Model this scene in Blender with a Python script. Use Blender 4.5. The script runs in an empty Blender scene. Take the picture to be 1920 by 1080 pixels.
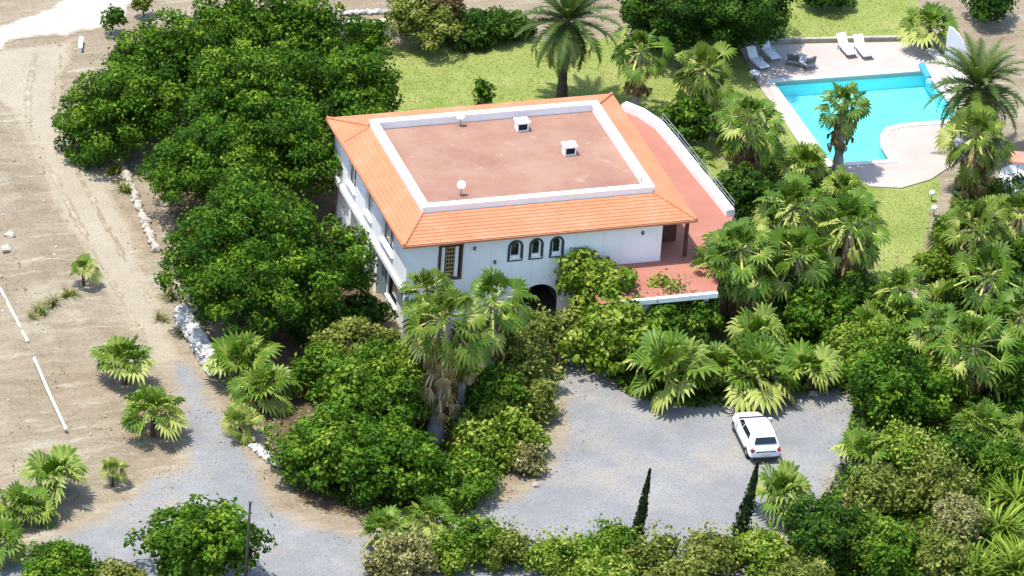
import bpy, math, random
import numpy as np
from mathutils import Vector, Matrix
from mathutils.geometry import tessellate_polygon
R = math.radians
scene = bpy.context.scene
col = scene.collection

# ------------------------------------------------------------------ camera
PITCH, YAW, ROLL = .504, .338, .075
CX, CY, DIST = 8.223, 4.803, 400.0
FPX = 33.0 * DIST
_d = np.array([math.sin(YAW)*math.cos(PITCH), math.cos(YAW)*math.cos(PITCH), -math.sin(PITCH)])
_r0 = np.array([math.cos(YAW), -math.sin(YAW), 0.0])
_u0 = np.cross(_r0, _d)
_R = _r0*math.cos(ROLL) + _u0*math.sin(ROLL)
_U = _u0*math.cos(ROLL) - _r0*math.sin(ROLL)
_C = np.array([CX, CY, 0.0]) - _d*DIST
cd = bpy.data.cameras.new('camera')
cam = bpy.data.objects.new('camera', cd)
col.objects.link(cam)
cd.sensor_width = 36.0
cd.lens = FPX/1920*36.0
cd.clip_start = 1.0
cd.clip_end = 3000.0
cam.matrix_world = Matrix(((_R[0], _U[0], -_d[0], _C[0]), (_R[1], _U[1], -_d[1], _C[1]),
                           (_R[2], _U[2], -_d[2], _C[2]), (0, 0, 0, 1)))
scene.camera = cam

# ------------------------------------------------------------------ sun, sky, exposure
SUN = Vector((-.27, .03, .96)).normalized()
w = bpy.data.worlds.new('World')
scene.world = w
w.use_nodes = True
nt = w.node_tree
bg = nt.nodes['Background']
sky = nt.nodes.new('ShaderNodeTexSky')
sky.sky_type = 'NISHITA'
sky.sun_disc = False
sky.sun_elevation = math.asin(SUN.z)
sky.sun_rotation = math.atan2(SUN.x, SUN.y)
nt.links.new(sky.outputs[0], bg.inputs[0])
bg.inputs[1].default_value = 0.15
ld = bpy.data.lights.new('sun', 'SUN')
ld.energy = 2.5
ld.angle = R(.5)
ld.color = (1.0, .965, .90)
sun = bpy.data.objects.new('sun', ld)
sun.rotation_euler = SUN.to_track_quat('Z', 'Y').to_euler()
sun.location = (0, 0, 60)
col.objects.link(sun)
scene.view_settings.view_transform = 'Standard'
scene.view_settings.look = 'None'
scene.view_settings.gamma = 1.0
scene.view_settings.exposure = 1.30
scene.cycles.max_bounces = 6
scene.cycles.diffuse_bounces = 3
scene.cycles.transparent_max_bounces = 12

# ------------------------------------------------------------------ pixel rays -> places on ground / planes
def _ray(px, py):
    return _d + _R*(px-960)/FPX - _U*(py-540)/FPX
def G(px, py, z=0.0):
    v = _ray(px, py); t = (z-_C[2])/v[2]; return _C + v*t
def FY(px, py, y):
    v = _ray(px, py); t = (y-_C[1])/v[1]; return _C + v*t
def FX(px, py, x):
    v = _ray(px, py); t = (x-_C[0])/v[0]; return _C + v*t

# ------------------------------------------------------------------ noise helpers
_rs = np.random.RandomState(7)
_tab = _rs.rand(256, 256)
def vnoise(x, y, s):
    x = np.asarray(x)/s + 100.3; y = np.asarray(y)/s + 77.7
    xi = np.floor(x).astype(int); yi = np.floor(y).astype(int)
    fx = x-xi; fy = y-yi
    fx = fx*fx*(3-2*fx); fy = fy*fy*(3-2*fy)
    a = _tab[xi % 256, yi % 256]; b = _tab[(xi+1) % 256, yi % 256]
    c = _tab[xi % 256, (yi+1) % 256]; d = _tab[(xi+1) % 256, (yi+1) % 256]
    return (a*(1-fx)+b*fx)*(1-fy) + (c*(1-fx)+d*fx)*fy - .5
def sdist(poly, x, y):
    poly = np.asarray(poly); n = len(poly)
    best = np.full(x.shape, 1e9); inside = np.zeros(x.shape, bool)
    for i in range(n):
        x0, y0 = poly[i]; x1, y1 = poly[(i+1) % n]
        dx, dy = x1-x0, y1-y0
        t = np.clip(((x-x0)*dx+(y-y0)*dy)/(dx*dx+dy*dy+1e-9), 0, 1)
        best = np.minimum(best, np.hypot(x-x0-t*dx, y-y0-t*dy))
        cr = (y0 > y) != (y1 > y)
        xx = x0 + (y-y0)*dx/np.where(abs(dy) < 1e-9, 1e-9, dy)
        inside ^= cr & (x < xx)
    return np.where(inside, best, -best)

# ------------------------------------------------------------------ materials
MATS = {}
class NB:
    def __init__(s, name):
        m = bpy.data.materials.new(name); m.use_nodes = True
        s.m = m; s.t = m.node_tree; s.n = s.t.nodes
        s.b = s.n['Principled BSDF']; s.out = s.n['Material Output']
        MATS[name] = m
    def new(s, typ, **kw):
        n = s.n.new(typ)
        for k, v in kw.items(): setattr(n, k, v)
        return n
    def link(s, a, b): s.t.links.new(a, b)
    def pos(s):
        if not hasattr(s, '_g'): s._g = s.new('ShaderNodeNewGeometry')
        return s._g.outputs['Position']
    def obj(s):
        if not hasattr(s, '_tc'): s._tc = s.new('ShaderNodeTexCoord')
        return s._tc.outputs['Object']
    def noise(s, scale, detail=3, rough=.6, vec=None):
        n = s.new('ShaderNodeTexNoise'); n.inputs['Scale'].default_value = scale
        n.inputs['Detail'].default_value = detail; n.inputs['Roughness'].default_value = rough
        s.link(vec if vec is not None else s.pos(), n.inputs['Vector'])
        return n.outputs['Fac']
    def mapping(s, vec, scale=(1, 1, 1), rot=(0, 0, 0)):
        n = s.new('ShaderNodeMapping'); n.inputs['Scale'].default_value = scale
        n.inputs['Rotation'].default_value = rot; s.link(vec, n.inputs['Vector']); return n.outputs[0]
    def ramp(s, fac, stops):
        n = s.new('ShaderNodeValToRGB'); e = n.color_ramp.elements
        while len(e) < len(stops): e.new(.5)
        for i, (p, c) in enumerate(stops):
            e[i].position = p; e[i].color = (*c, 1) if len(c) == 3 else c
        s.link(fac, n.inputs[0]); return n.outputs[0]
    def mix(s, fac, a, b, typ='MIX'):
        n = s.new('ShaderNodeMix', data_type='RGBA', blend_type=typ)
        for sock, v in ((n.inputs[0], fac), (n.inputs[6], a), (n.inputs[7], b)):
            if isinstance(v, (int, float)): sock.default_value = v
            elif isinstance(v, tuple): sock.default_value = (*v, 1)
            else: s.link(v, sock)
        return n.outputs[2]
    def math(s, op, a, b=0.0):
        n = s.new('ShaderNodeMath', operation=op)
        for i, v in ((0, a), (1, b)):
            if isinstance(v, (int, float)): n.inputs[i].default_value = v
            else: s.link(v, n.inputs[i])
        return n.outputs[0]
    def attr(s, name):
        n = s.new('ShaderNodeAttribute', attribute_name=name); return n.outputs['Fac']
    def bump(s, h, strength=.3, dist=.05):
        n = s.new('ShaderNodeBump'); n.inputs['Strength'].default_value = strength
        n.inputs['Distance'].default_value = dist; s.link(h, n.inputs['Height'])
        s.link(n.outputs[0], s.b.inputs['Normal'])
    def base(s, c):
        if isinstance(c, tuple): s.b.inputs['Base Color'].default_value = (*c, 1)
        else: s.link(c, s.b.inputs['Base Color'])
    def set(s, rough=.8, spec=.3, metal=0.0):
        s.b.inputs['Roughness'].default_value = rough
        s.b.inputs['Specular IOR Level'].default_value = spec
        s.b.inputs['Metallic'].default_value = metal

def plain(name, c, rough=.7, var=.12, scale=2.0, spec=.3, metal=0.0, bump=.0):
    k = NB(name)
    f = k.noise(scale, 4)
    a = tuple(min(1, x*(1-var)) for x in c); b = tuple(min(1, x*(1+var)) for x in c)
    k.base(k.ramp(f, [(.3, a), (.7, b)])); k.set(rough, spec, metal)
    if bump: k.bump(k.noise(scale*8, 3), bump, .03)
    return k.m

def dirt_colour(k):
    big = k.noise(.09, 5, .65)
    c = k.ramp(big, [(.30, (0.255, 0.195, 0.13)), (.48, (0.296, 0.24, 0.168)), (.66, (0.355, 0.31, 0.225))])
    st = k.noise(.55, 5, .7, k.mapping(k.pos(), (.35, 1.6, 1), (0, 0, R(35))))
    c = k.mix(k.ramp(st, [(.42, (0, 0, 0)), (.62, (.75, .75, .75))]), c, (0.215, 0.168, 0.108))
    st2 = k.noise(.9, 4, .7, k.mapping(k.pos(), (.3, 1.5, 1), (0, 0, R(-55))))
    c = k.mix(k.ramp(st2, [(.56, (0, 0, 0)), (.68, (.7, .7, .7))]), c, (0.406, 0.365, 0.264))
    fine = k.noise(5.0, 4, .75)
    c = k.mix(k.ramp(fine, [(.36, (.7, .7, .7)), (.5, (0, 0, 0))]), c, k.mix(.55, c, (0.112, 0.08, 0.046)))
    return c, fine
k = NB('dirt'); c, f = dirt_colour(k); k.base(c); k.set(.95, .1)
k.bump(k.noise(1.6, 6, .7), .9, .25)

def sheet_material(name, stops, nscale, fine_dark, bump=.5, second=None):
    k = NB(name); d, f = dirt_colour(k)
    c = k.ramp(k.noise(nscale, 5, .6), stops)
    if second:
        c = k.mix(k.ramp(k.noise(second[0], 4, .65), [(second[2], (0, 0, 0)), (second[3], (1, 1, 1))]), c, second[1])
    c = k.mix(k.ramp(k.noise(9.0, 3, .8), [(.38, (.8, .8, .8)), (.52, (0, 0, 0))]), c, fine_dark)
    e = k.attr('edge')
    e2 = k.math('ADD', e, k.math('MULTIPLY', k.math('SUBTRACT', k.noise(2.2, 4, .7), .5), 1.1))
    fac = k.ramp(e2, [(.30, (0, 0, 0)), (.75, (1, 1, 1))])
    k.base(k.mix(fac, d, c)); k.set(.95, .1)
    k.bump(k.noise(7.0, 4, .75), bump, .05)
    return k.m
sheet_material('gravel', [(.3, (.195, .196, .194)), (.52, (.232, .232, .226)), (.7, (.285, .278, .258))], .35, (.15, .148, .145), .55,
               (.16, (.30, .27, .225), .50, .66))
sheet_material('track_dirt', [(.3, (.305, .262, .190)), (.7, (.365, .32, .24))], .4, (.24, .195, .13), .35)
sheet_material('pale_dirt', [(.3, (.43, .41, .345)), (.7, (.53, .51, .45))], .5, (.36, .32, .25), .3)
sheet_material('lawn_grass', [(.30, (.175, .22, .05)), (.5, (.238, .282, .075)), (.72, (.32, .315, .115))], .33, (.15, .185, .035), 1.0,
               (.13, (.13, .19, .028), .57, .68))
sheet_material('bed_soil', [(.3, (.05, .045, .018)), (.7, (.10, .075, .035))], .8, (.03, .035, .012), .9)
sheet_material('brown_soil', [(.3, (.085, .058, .034)), (.7, (.17, .12, .075))], .8, (.05, .036, .022), .6)  # soil colour lowered to carry the shade under the trees

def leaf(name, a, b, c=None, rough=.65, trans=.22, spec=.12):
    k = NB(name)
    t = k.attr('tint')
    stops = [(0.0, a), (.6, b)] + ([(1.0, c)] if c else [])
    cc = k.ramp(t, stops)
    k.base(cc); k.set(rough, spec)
    tr = k.new('ShaderNodeBsdfTranslucent')
    k.link(k.mix(.5, cc, (.12, .20, .01), 'MIX'), tr.inputs[0])
    ms = k.new('ShaderNodeMixShader'); ms.inputs[0].default_value = trans
    k.link(k.b.outputs[0], ms.inputs[1]); k.link(tr.outputs[0], ms.inputs[2])
    k.link(ms.outputs[0], k.out.inputs[0])
    return k.m
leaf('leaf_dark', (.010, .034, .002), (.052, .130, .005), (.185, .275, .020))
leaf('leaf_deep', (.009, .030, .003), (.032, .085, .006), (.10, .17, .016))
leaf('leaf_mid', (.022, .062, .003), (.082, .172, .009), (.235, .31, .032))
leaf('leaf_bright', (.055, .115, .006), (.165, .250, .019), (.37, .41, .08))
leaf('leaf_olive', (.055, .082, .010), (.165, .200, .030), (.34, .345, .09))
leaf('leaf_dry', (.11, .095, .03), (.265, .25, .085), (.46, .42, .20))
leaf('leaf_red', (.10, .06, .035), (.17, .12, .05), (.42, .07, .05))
leaf('fan_green', (.016, .050, .003), (.100, .185, .012), (.46, .49, .12), rough=.42, spec=.2)
leaf('fan_olive', (.022, .055, .004), (.135, .20, .018), (.50, .49, .15), rough=.5, spec=.2)
leaf('fan_dead', (.12, .07, .03), (.27, .17, .07), (.52, .39, .20), rough=.8, trans=.1)
leaf('feather', (.022, .050, .006), (.070, .115, .018), (.24, .25, .08), rough=.5, spec=.2)
leaf('cypress', (.008, .018, .006), (.02, .04, .01), (.045, .06, .015), trans=.1)
plain('bark', (.17, .14, .115), .95, .35, 6, bump=.6)
plain('bark_dark', (.07, .05, .035), .95, .4, 6, bump=.6)
plain('palm_bark', (.30, .285, .27), .95, .35, 5, bump=.6)

# house
k = NB('white_wall'); f = k.noise(.7, 5)
wc = k.ramp(f, [(.3, (.82, .81, .785)), (.65, (.88, .87, .845))])
wc = k.mix(k.ramp(k.noise(1.6, 4, .7, k.mapping(k.pos(), (2.2, 2.2, .18))), [(.50, (0, 0, 0)), (.74, (.35, .35, .35))]), wc, (.62, .60, .55))
k.base(wc); k.set(.85, .2); k.bump(k.noise(14, 3), .15, .02)
plain('white_trim', (.86, .83, .77), .8, .05, 1.2, .2)
k = NB('roof_tile')
c = k.ramp(k.noise(.45, 5, .65), [(.3, (.46, .175, .085)), (.55, (.49, .205, .103)), (.72, (.51, .245, .145))])
ob = k.obj()
c = k.mix(k.ramp(k.noise(3.5, 3, .6, k.mapping(ob, (1, 1, .2))), [(.38, (.35, .35, .35)), (.55, (0, 0, 0))]), c, (.42, .145, .065))
c = k.mix(k.ramp(k.noise(1.2, 5, .75), [(.52, (0, 0, 0)), (.72, (.45, .45, .45))]), c, (.40, .215, .14))
k.base(c); k.set(.8, .2); k.bump(k.noise(9, 3), .3, .03)
k = NB('roof_flat')
c = k.ramp(k.noise(.35, 6, .65), [(.3, (.25, .125, .09)), (.5, (.295, .165, .115)), (.7, (.33, .20, .145))])
c = k.mix(k.ramp(k.noise(1.1, 5, .7), [(.60, (0, 0, 0)), (.74, (.55, .55, .55))]), c, (.42, .335, .275))
c = k.mix(k.ramp(k.noise(.55, 5, .7), [(.26, (.6, .6, .6)), (.38, (0, 0, 0))]), c, (.19, .12, .10))
k.base(c); k.set(.9, .2)
k = NB('terrace_floor')
c = k.ramp(k.noise(.4, 5, .6), [(.3, (.32, .125, .085)), (.6, (.365, .155, .108)), (.76, (.41, .26, .205))])
k.base(c); k.set(.8, .25); k.bump(k.noise(12, 2), .1, .02)
plain('dark_frame', (.035, .055, .06), .5, .2, 3)
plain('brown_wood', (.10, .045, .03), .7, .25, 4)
plain('gold_wood', (.42, .30, .13), .6, .2, 6)
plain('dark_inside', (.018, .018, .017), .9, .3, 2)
plain('shutter_teal', (.14, .24, .27), .6, .2, 3)
k = NB('glass'); k.base((.012, .018, .02)); k.set(.06, .6)
k = NB('glass_pale'); k.base(k.ramp(k.noise(1.1, 3), [(.4, (.05, .075, .06)), (.6, (.22, .26, .24))])); k.set(.08, .7)
# pool
k = NB('pool_deck'); c = k.ramp(k.noise(.5, 5), [(.3, (.38, .315, .275)), (.7, (.44, .38, .335))])
k.base(c); k.set(.85, .2); k.bump(k.noise(10, 2), .15, .02)
plain('coping', (.60, .58, .54), .7, .06, 1.5)
k = NB('pool_tile'); c = k.ramp(k.noise(.5, 3), [(.3, (.25, .68, .71)), (.7, (.33, .74, .76))]); k.base(c); k.set(.4, .4)
k = NB('pool_water')
tp = k.new('ShaderNodeBsdfTransparent'); tp.inputs[0].default_value = (.62, .96, 1, 1)
gl = k.new('ShaderNodeBsdfGlossy'); gl.inputs['Roughness'].default_value = .04
fr = k.new('ShaderNodeFresnel'); fr.inputs[0].default_value = 1.33
bn = k.new('ShaderNodeBump'); bn.inputs['Strength'].default_value = .5; bn.inputs['Distance'].default_value = .08
k.link(k.noise(1.6, 3), bn.inputs['Height']); k.link(bn.outputs[0], gl.inputs['Normal']); k.link(bn.outputs[0], fr.inputs['Normal'])
ms = k.new('ShaderNodeMixShader'); k.link(fr.outputs[0], ms.inputs[0]); k.link(tp.outputs[0], ms.inputs[1]); k.link(gl.outputs[0], ms.inputs[2])
k.link(ms.outputs[0], k.out.inputs[0])
plain('blue_cover', (.05, .30, .72), .5, .1, 3)
# objects
k = NB('car_paint'); k.base((.80, .81, .82)); k.set(.25, .5); k.b.inputs['Coat Weight'].default_value = .6; k.b.inputs['Coat Roughness'].default_value = .06
plain('rubber', (.018, .018, .02), .8, .2, 8)
plain('black_trim', (.02, .021, .023), .5, .1, 6)
plain('alloy', (.45, .46, .48), .35, .1, 4, .5, .8)
plain('tail_red', (.28, .03, .03), .3, .1, 5)
plain('lamp_clear', (.7, .72, .75), .2, .05, 5)
plain('plate', (.65, .62, .45), .5, .05, 5)
plain('white_plastic', (.82, .82, .83), .5, .04, 3)
plain('grey_fabric', (.30, .31, .31), .8, .15, 4)
plain('dark_grey', (.10, .105, .105), .7, .15, 4)
plain('metal_grey', (.33, .34, .35), .5, .12, 4, .5, .6)
plain('stone_white', (.43, .415, .385), .95, .5, 1.9, bump=.8)
plain('stone_tan', (.40, .35, .28), .95, .3, 1.9, bump=.8)
plain('pipe_white', (.78, .76, .72), .6, .1, 2)
plain('pole_dark', (.035, .03, .028), .8, .3, 4)
plain('terracotta_cloth', (.62, .24, .17), .85, .1, 3)
plain('teal_plastic', (.035, .13, .15), .45, .2, 2)
plain('flower_white', (.8, .78, .6), .7, .05, 4)

# ------------------------------------------------------------------ mesh builder
class MB:
    def __init__(s): s.v = []; s.f = []
    def add(s, v, f):
        o = len(s.v); s.v += [tuple(map(float, p)) for p in v]; s.f += [tuple(i+o for i in q) for q in f]; return s
    def box(s, c, size, rz=0.0, rx=0.0, taper=1.0):
        hx, hy, hz = [q/2 for q in size]
        pts = [(-hx, -hy, -hz), (hx, -hy, -hz), (hx, hy, -hz), (-hx, hy, -hz),
               (-hx*taper, -hy*taper, hz), (hx*taper, -hy*taper, hz), (hx*taper, hy*taper, hz), (-hx*taper, hy*taper, hz)]
        M = Matrix.Rotation(rz, 3, 'Z') @ Matrix.Rotation(rx, 3, 'X')
        pts = [M @ Vector(p) + Vector(c) for p in pts]
        return s.add(pts, [(3, 2, 1, 0), (4, 5, 6, 7), (0, 1, 5, 4), (1, 2, 6, 5), (2, 3, 7, 6), (3, 0, 4, 7)])
    def box2(s, a, b):
        return s.box([(p+q)/2 for p, q in zip(a, b)], [abs(q-p) for p, q in zip(a, b)])
    def prism(s, poly, z0, z1):
        n = len(poly)
        A = sum(poly[i][0]*poly[(i+1) % n][1]-poly[(i+1) % n][0]*poly[i][1] for i in range(n))
        if A < 0: poly = poly[::-1]
        v = [(p[0], p[1], z0) for p in poly] + [(p[0], p[1], z1) for p in poly]
        f = [(i, (i+1) % n, n+(i+1) % n, n+i) for i in range(n)]
        for t in tessellate_polygon([[Vector((p[0], p[1], 0)) for p in poly]]):
            a, b, c = t
            cr = (poly[b][0]-poly[a][0])*(poly[c][1]-poly[a][1])-(poly[b][1]-poly[a][1])*(poly[c][0]-poly[a][0])
            if cr < 0: b, c = c, b
            f += [(n+a, n+b, n+c), (c, b, a)]
        return s.add(v, f)
    def holed(s, outer, holes, thick, to3):
        """plate with holes; 2D polygons -> to3(u, v, w); w 0 front, thick back"""
        loops = [outer] + holes
        flat = [p for l in loops for p in l]; n = len(flat)
        v = [to3(p[0], p[1], 0) for p in flat] + [to3(p[0], p[1], thick) for p in flat]
        f = []
        for t in tessellate_polygon([[Vector((p[0], p[1], 0)) for p in l] for l in loops]):
            f += [tuple(t), tuple(n+i for i in t[::-1])]
        o = 0
        for l in loops:
            m = len(l)
            f += [(o+i, o+(i+1) % m, n+o+(i+1) % m, n+o+i) for i in range(m)]
            o += m
        return s.add(v, f)
    def tube(s, pts, rad, n=8, cap=True):
        pts = [Vector(p) for p in pts]
        if not isinstance(rad, (list, tuple)): rad = [rad]*len(pts)
        v = []; f = []
        for i, p in enumerate(pts):
            t = (pts[min(i+1, len(pts)-1)]-pts[max(i-1, 0)]).normalized()
            a = t.cross(Vector((0, 0, 1)) if abs(t.z) < .9 else Vector((1, 0, 0))).normalized(); b = t.cross(a)
            for j in range(n):
                q = 2*math.pi*j/n
                v.append(p + (a*math.cos(q)+b*math.sin(q))*rad[i])
        for i in range(len(pts)-1):
            for j in range(n):
                f.append((i*n+j, i*n+(j+1) % n, (i+1)*n+(j+1) % n, (i+1)*n+j))
        if cap: f += [tuple(range(n)), tuple((len(pts)-1)*n+j for j in range(n))[::-1]]
        return s.add(v, f)
    def lathe(s, prof, n=16, c=(0, 0, 0), axis='Z'):
        v = []; f = []
        for r_, h in prof:
            for j in range(n):
                q = 2*math.pi*j/n; p = (r_*math.cos(q), r_*math.sin(q), h)
                if axis == 'Y': p = (p[0], p[2], p[1])
                if axis == 'X': p = (p[2], p[0], p[1])
                v.append((p[0]+c[0], p[1]+c[1], p[2]+c[2]))
        for i in range(len(prof)-1):
            for j in range(n):
                f.append((i*n+j, i*n+(j+1) % n, (i+1)*n+(j+1) % n, (i+1)*n+j))
        f += [tuple(range(n))[::-1], tuple((len(prof)-1)*n+j for j in range(n))]
        return s.add(v, f)
    def rock(s, c, r_, rng, squash=.7):
        v = []; f = []; n, m = 8, 5
        off = rng.uniform(0, 9)
        for i in range(m+1):
            th = math.pi*i/m
            for j in range(n):
                ph = 2*math.pi*j/n
                q = 1+.28*math.sin(3*ph+off+i)+.16*rng.uniform(-1, 1)
                v.append((c[0]+r_*q*math.sin(th)*math.cos(ph), c[1]+r_*q*math.sin(th)*math.sin(ph), c[2]+r_*squash*math.cos(th)))
        for i in range(m):
            for j in range(n):
                f.append((i*n+j, (i+1)*n+j, (i+1)*n+(j+1) % n, i*n+(j+1) % n))
        return s.add(v, f)
    def mesh(s, name, mat, smooth=False):
        me = bpy.data.meshes.new(name); me.from_pydata(s.v, [], s.f); me.materials.append(MATS[mat])
        if smooth: me.polygons.foreach_set('use_smooth', [True]*len(me.polygons))
        me.update()
        return me
    def build(s, name, mat, parent=None, smooth=False, fix=True):
        import bmesh
        me = s.mesh(name, mat, smooth)
        if fix:
            b = bmesh.new(); b.from_mesh(me); bmesh.ops.recalc_face_normals(b, faces=b.faces); b.to_mesh(me); b.free()
        return link(name, me, parent)

def link(name, data, parent=None):
    o = bpy.data.objects.new(name, data); col.objects.link(o)
    if parent is not None: o.parent = parent
    return o
def tag(o, label, cat, group=None, kind=None):
    o['label'] = label; o['category'] = cat
    if group: o['group'] = group
    if kind: o['kind'] = kind
    return o
def thing(name, label, cat, loc=(0, 0, 0), rz=0.0, group=None):
    o = link(name, None); o.location = Vector([float(q) for q in loc]); o.rotation_euler = (0, 0, rz)
    return tag(o, label, cat, group)
def struct(o): o['kind'] = 'structure'; return o
def copy_tree(o, parent=None):
    c = o.copy(); col.objects.link(c); c.parent = parent
    for ch in list(o.children): copy_tree(ch, c)
    return c

def np_mesh(name, V, F, mat, attrs=None, smooth=False):
    """V (n,3), F (m,k) same-size faces"""
    me = bpy.data.meshes.new(name)
    n, m, kf = len(V), len(F), F.shape[1]
    me.vertices.add(n); me.vertices.foreach_set('co', V.astype(np.float32).ravel())
    me.loops.add(m*kf); me.loops.foreach_set('vertex_index', F.astype(np.int32).ravel())
    me.polygons.add(m); me.polygons.foreach_set('loop_start', np.arange(m, dtype=np.int32)*kf)
    if smooth: me.polygons.foreach_set('use_smooth', np.ones(m, bool))
    me.update(calc_edges=True)
    for an, av in (attrs or {}).items():
        a = me.attributes.new(an, 'FLOAT', 'POINT'); a.data.foreach_set('value', av.astype(np.float32))
    me.materials.append(MATS[mat])
    return me

# ------------------------------------------------------------------ ground and flat sheets
def P(pts, z=0.0): return [tuple(G(x, y, z)[:2]) for x, y in pts]
DECK = P([(1385, 86), (1545, 81), (1705, 78), (1760, 96), (1815, 128), (1850, 175), (1850, 235), (1800, 300), (1745, 336), (1690, 352), (1632, 349), (1570, 318), (1500, 270), (1430, 170)], .08)
POOL = P([(1449, 154), (1735, 133), (1804, 224), (1690, 233), (1662, 240), (1651, 254), (1652, 275), (1668, 300), (1560, 307)], .08)
TRACK = P([(-40, 100), (60, 80), (150, 70), (140, 110), (128, 170), (130, 240), (150, 300), (205, 330), (245, 410), (280, 510), (330, 620), (375, 700), (410, 760), (460, 830), (400, 880), (345, 850), (330, 790), (300, 720), (255, 640), (205, 570), (150, 480), (90, 370), (55, 290), (20, 210), (-40, 160)])
PALE = P([(-60, 80), (0, 45), (60, 20), (130, -15), (210, -60), (340, -60), (270, 5), (220, 48), (130, 68), (40, 80), (-60, 125)])
GRAVEL = P([(290, 660), (375, 665), (445, 790), (500, 870), (530, 945), (600, 975), (690, 992), (860, 955), (950, 915), (1010, 870), (1035, 800), (1022, 700), (1030, 600), (1085, 600), (1100, 640), (1150, 700), (1210, 730), (1290, 745), (1400, 740), (1570, 715), (1640, 740), (1610, 880), (1540, 990), (1480, 1130), (-60, 1130), (-60, 1030), (40, 1005), (165, 965), (250, 900), (320, 865), (325, 790), (300, 720)])
LAWN = P([(630, 118), (700, 84), (860, 72), (960, 66), (1100, 66), (1240, 70), (1300, 40), (1390, -40), (1730, -40), (1715, 85), (1770, 200), (1770, 360), (1745, 470), (1715, 560), (1620, 600), (1320, 560), (1250, 250), (900, 210), (700, 235)])
BED_RIGHT = P([(1085, 600), (1120, 560), (1400, 420), (1330, 260), (1260, 120), (1330, 130), (1400, 190), (1480, 280), (1560, 330), (1640, 370), (1660, 430), (1640, 520), (1700, 580), (1750, 480), (1780, 350), (1990, 320), (1990, 1140), (1440, 1140), (1490, 990), (1560, 890), (1590, 765), (1560, 740), (1400, 768), (1270, 772), (1180, 752), (1120, 715), (1085, 650)])
BED_LEFT = P([(520, 870), (470, 800), (430, 690), (420, 640), (370, 580), (320, 470), (290, 330), (250, 260), (150, 230), (230, 130), (400, 60), (640, 90), (740, 190), (760, 300), (690, 640), (1020, 600), (1030, 700), (1040, 800), (1005, 875), (945, 918), (860, 953), (700, 985), (600, 972), (540, 940)])

xs = np.unique(np.concatenate([np.array([-900, -500, -250, -120, -70.]), np.arange(-45, 60, .5), np.array([90, 160, 300, 600, 1200.])]))
ys = np.unique(np.concatenate([np.array([-500, -250, -120, -70.]), np.arange(-42, 62, .5), np.array([90, 160, 300, 600, 1500.])]))
GX, GY = np.meshgrid(xs, ys, indexing='ij')
near_track = np.maximum(np.maximum(sdist(TRACK, GX, GY), sdist(GRAVEL, GX, GY)), sdist(PALE, GX, GY))
FIELD = P([(-300, 180), (10, 215), (80, 380), (190, 580), (290, 730), (320, 800), (230, 890), (150, 950), (30, 985), (-300, 1100)])
fm = np.clip(sdist(FIELD, GX, GY)/1.5, 0, 1)
def field_h(x, y):
    a = R(-38); u = x*math.cos(a)-y*math.sin(a); v = x*math.sin(a)+y*math.cos(a)
    return .42*vnoise(u, v*.35, 1.3) + .30*vnoise(x, y, .6) + .5*vnoise(x, y, 4.0)
GZ = fm*(field_h(GX, GY)+.12)
V = np.stack([GX, GY, GZ], -1).reshape(-1, 3)
ni, nj = GX.shape
I, J = np.meshgrid(np.arange(ni-1), np.arange(nj-1), indexing='ij')
F = np.stack([I*nj+J, (I+1)*nj+J, (I+1)*nj+J+1, I*nj+J+1], -1).reshape(-1, 4)
dk = sdist(DECK, V[:, 0], V[:, 1])
F = F[~(dk[F] > .3).all(1)]
struct(link('ground', np_mesh('ground', V, F, 'dirt', smooth=True)))

def sheet(name, poly, z, mat, cell=.3, rag=.6, fade=1.4):
    poly = np.asarray(poly); lo = poly.min(0)-1; hi = poly.max(0)+1
    xs = np.arange(lo[0], hi[0], cell); ys = np.arange(lo[1], hi[1], cell)
    X, Y = np.meshgrid(xs, ys, indexing='ij')
    s = sdist(poly, X, Y) + rag*(vnoise(X, Y, 1.7)+.6*vnoise(X, Y, .6))
    V = np.stack([X, Y, np.full_like(X, z)], -1).reshape(-1, 3)
    ni, nj = X.shape
    I, J = np.meshgrid(np.arange(ni-1), np.arange(nj-1), indexing='ij')
    F = np.stack([I*nj+J, (I+1)*nj+J, (I+1)*nj+J+1, I*nj+J+1], -1).reshape(-1, 4)
    sf = s.ravel(); F = F[(sf[F] > 0).all(1)]
    dk = sdist(DECK, V[:, 0], V[:, 1]); F = F[~(dk[F] > .3).all(1)]
    used = np.unique(F); mp = np.zeros(len(V), int); mp[used] = np.arange(len(used))
    return struct(link(name, np_mesh(name, V[used], mp[F], mat, {'edge': np.clip(sf[used]/fade, 0, 1)})))
sheet('lawn', LAWN, .004, 'lawn_grass', fade=.6)
sheet('planting_bed', BED_RIGHT, .012, 'bed_soil', fade=.8)
sheet('tree_bed', BED_LEFT, .008, 'brown_soil', fade=1.2)
sheet('dirt_track', TRACK, .016, 'track_dirt', fade=1.0)
sheet('pale_track', PALE, .020, 'pale_dirt', fade=1.0)
sheet('gravel_drive', GRAVEL, .024, 'gravel', fade=1.7)

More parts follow.
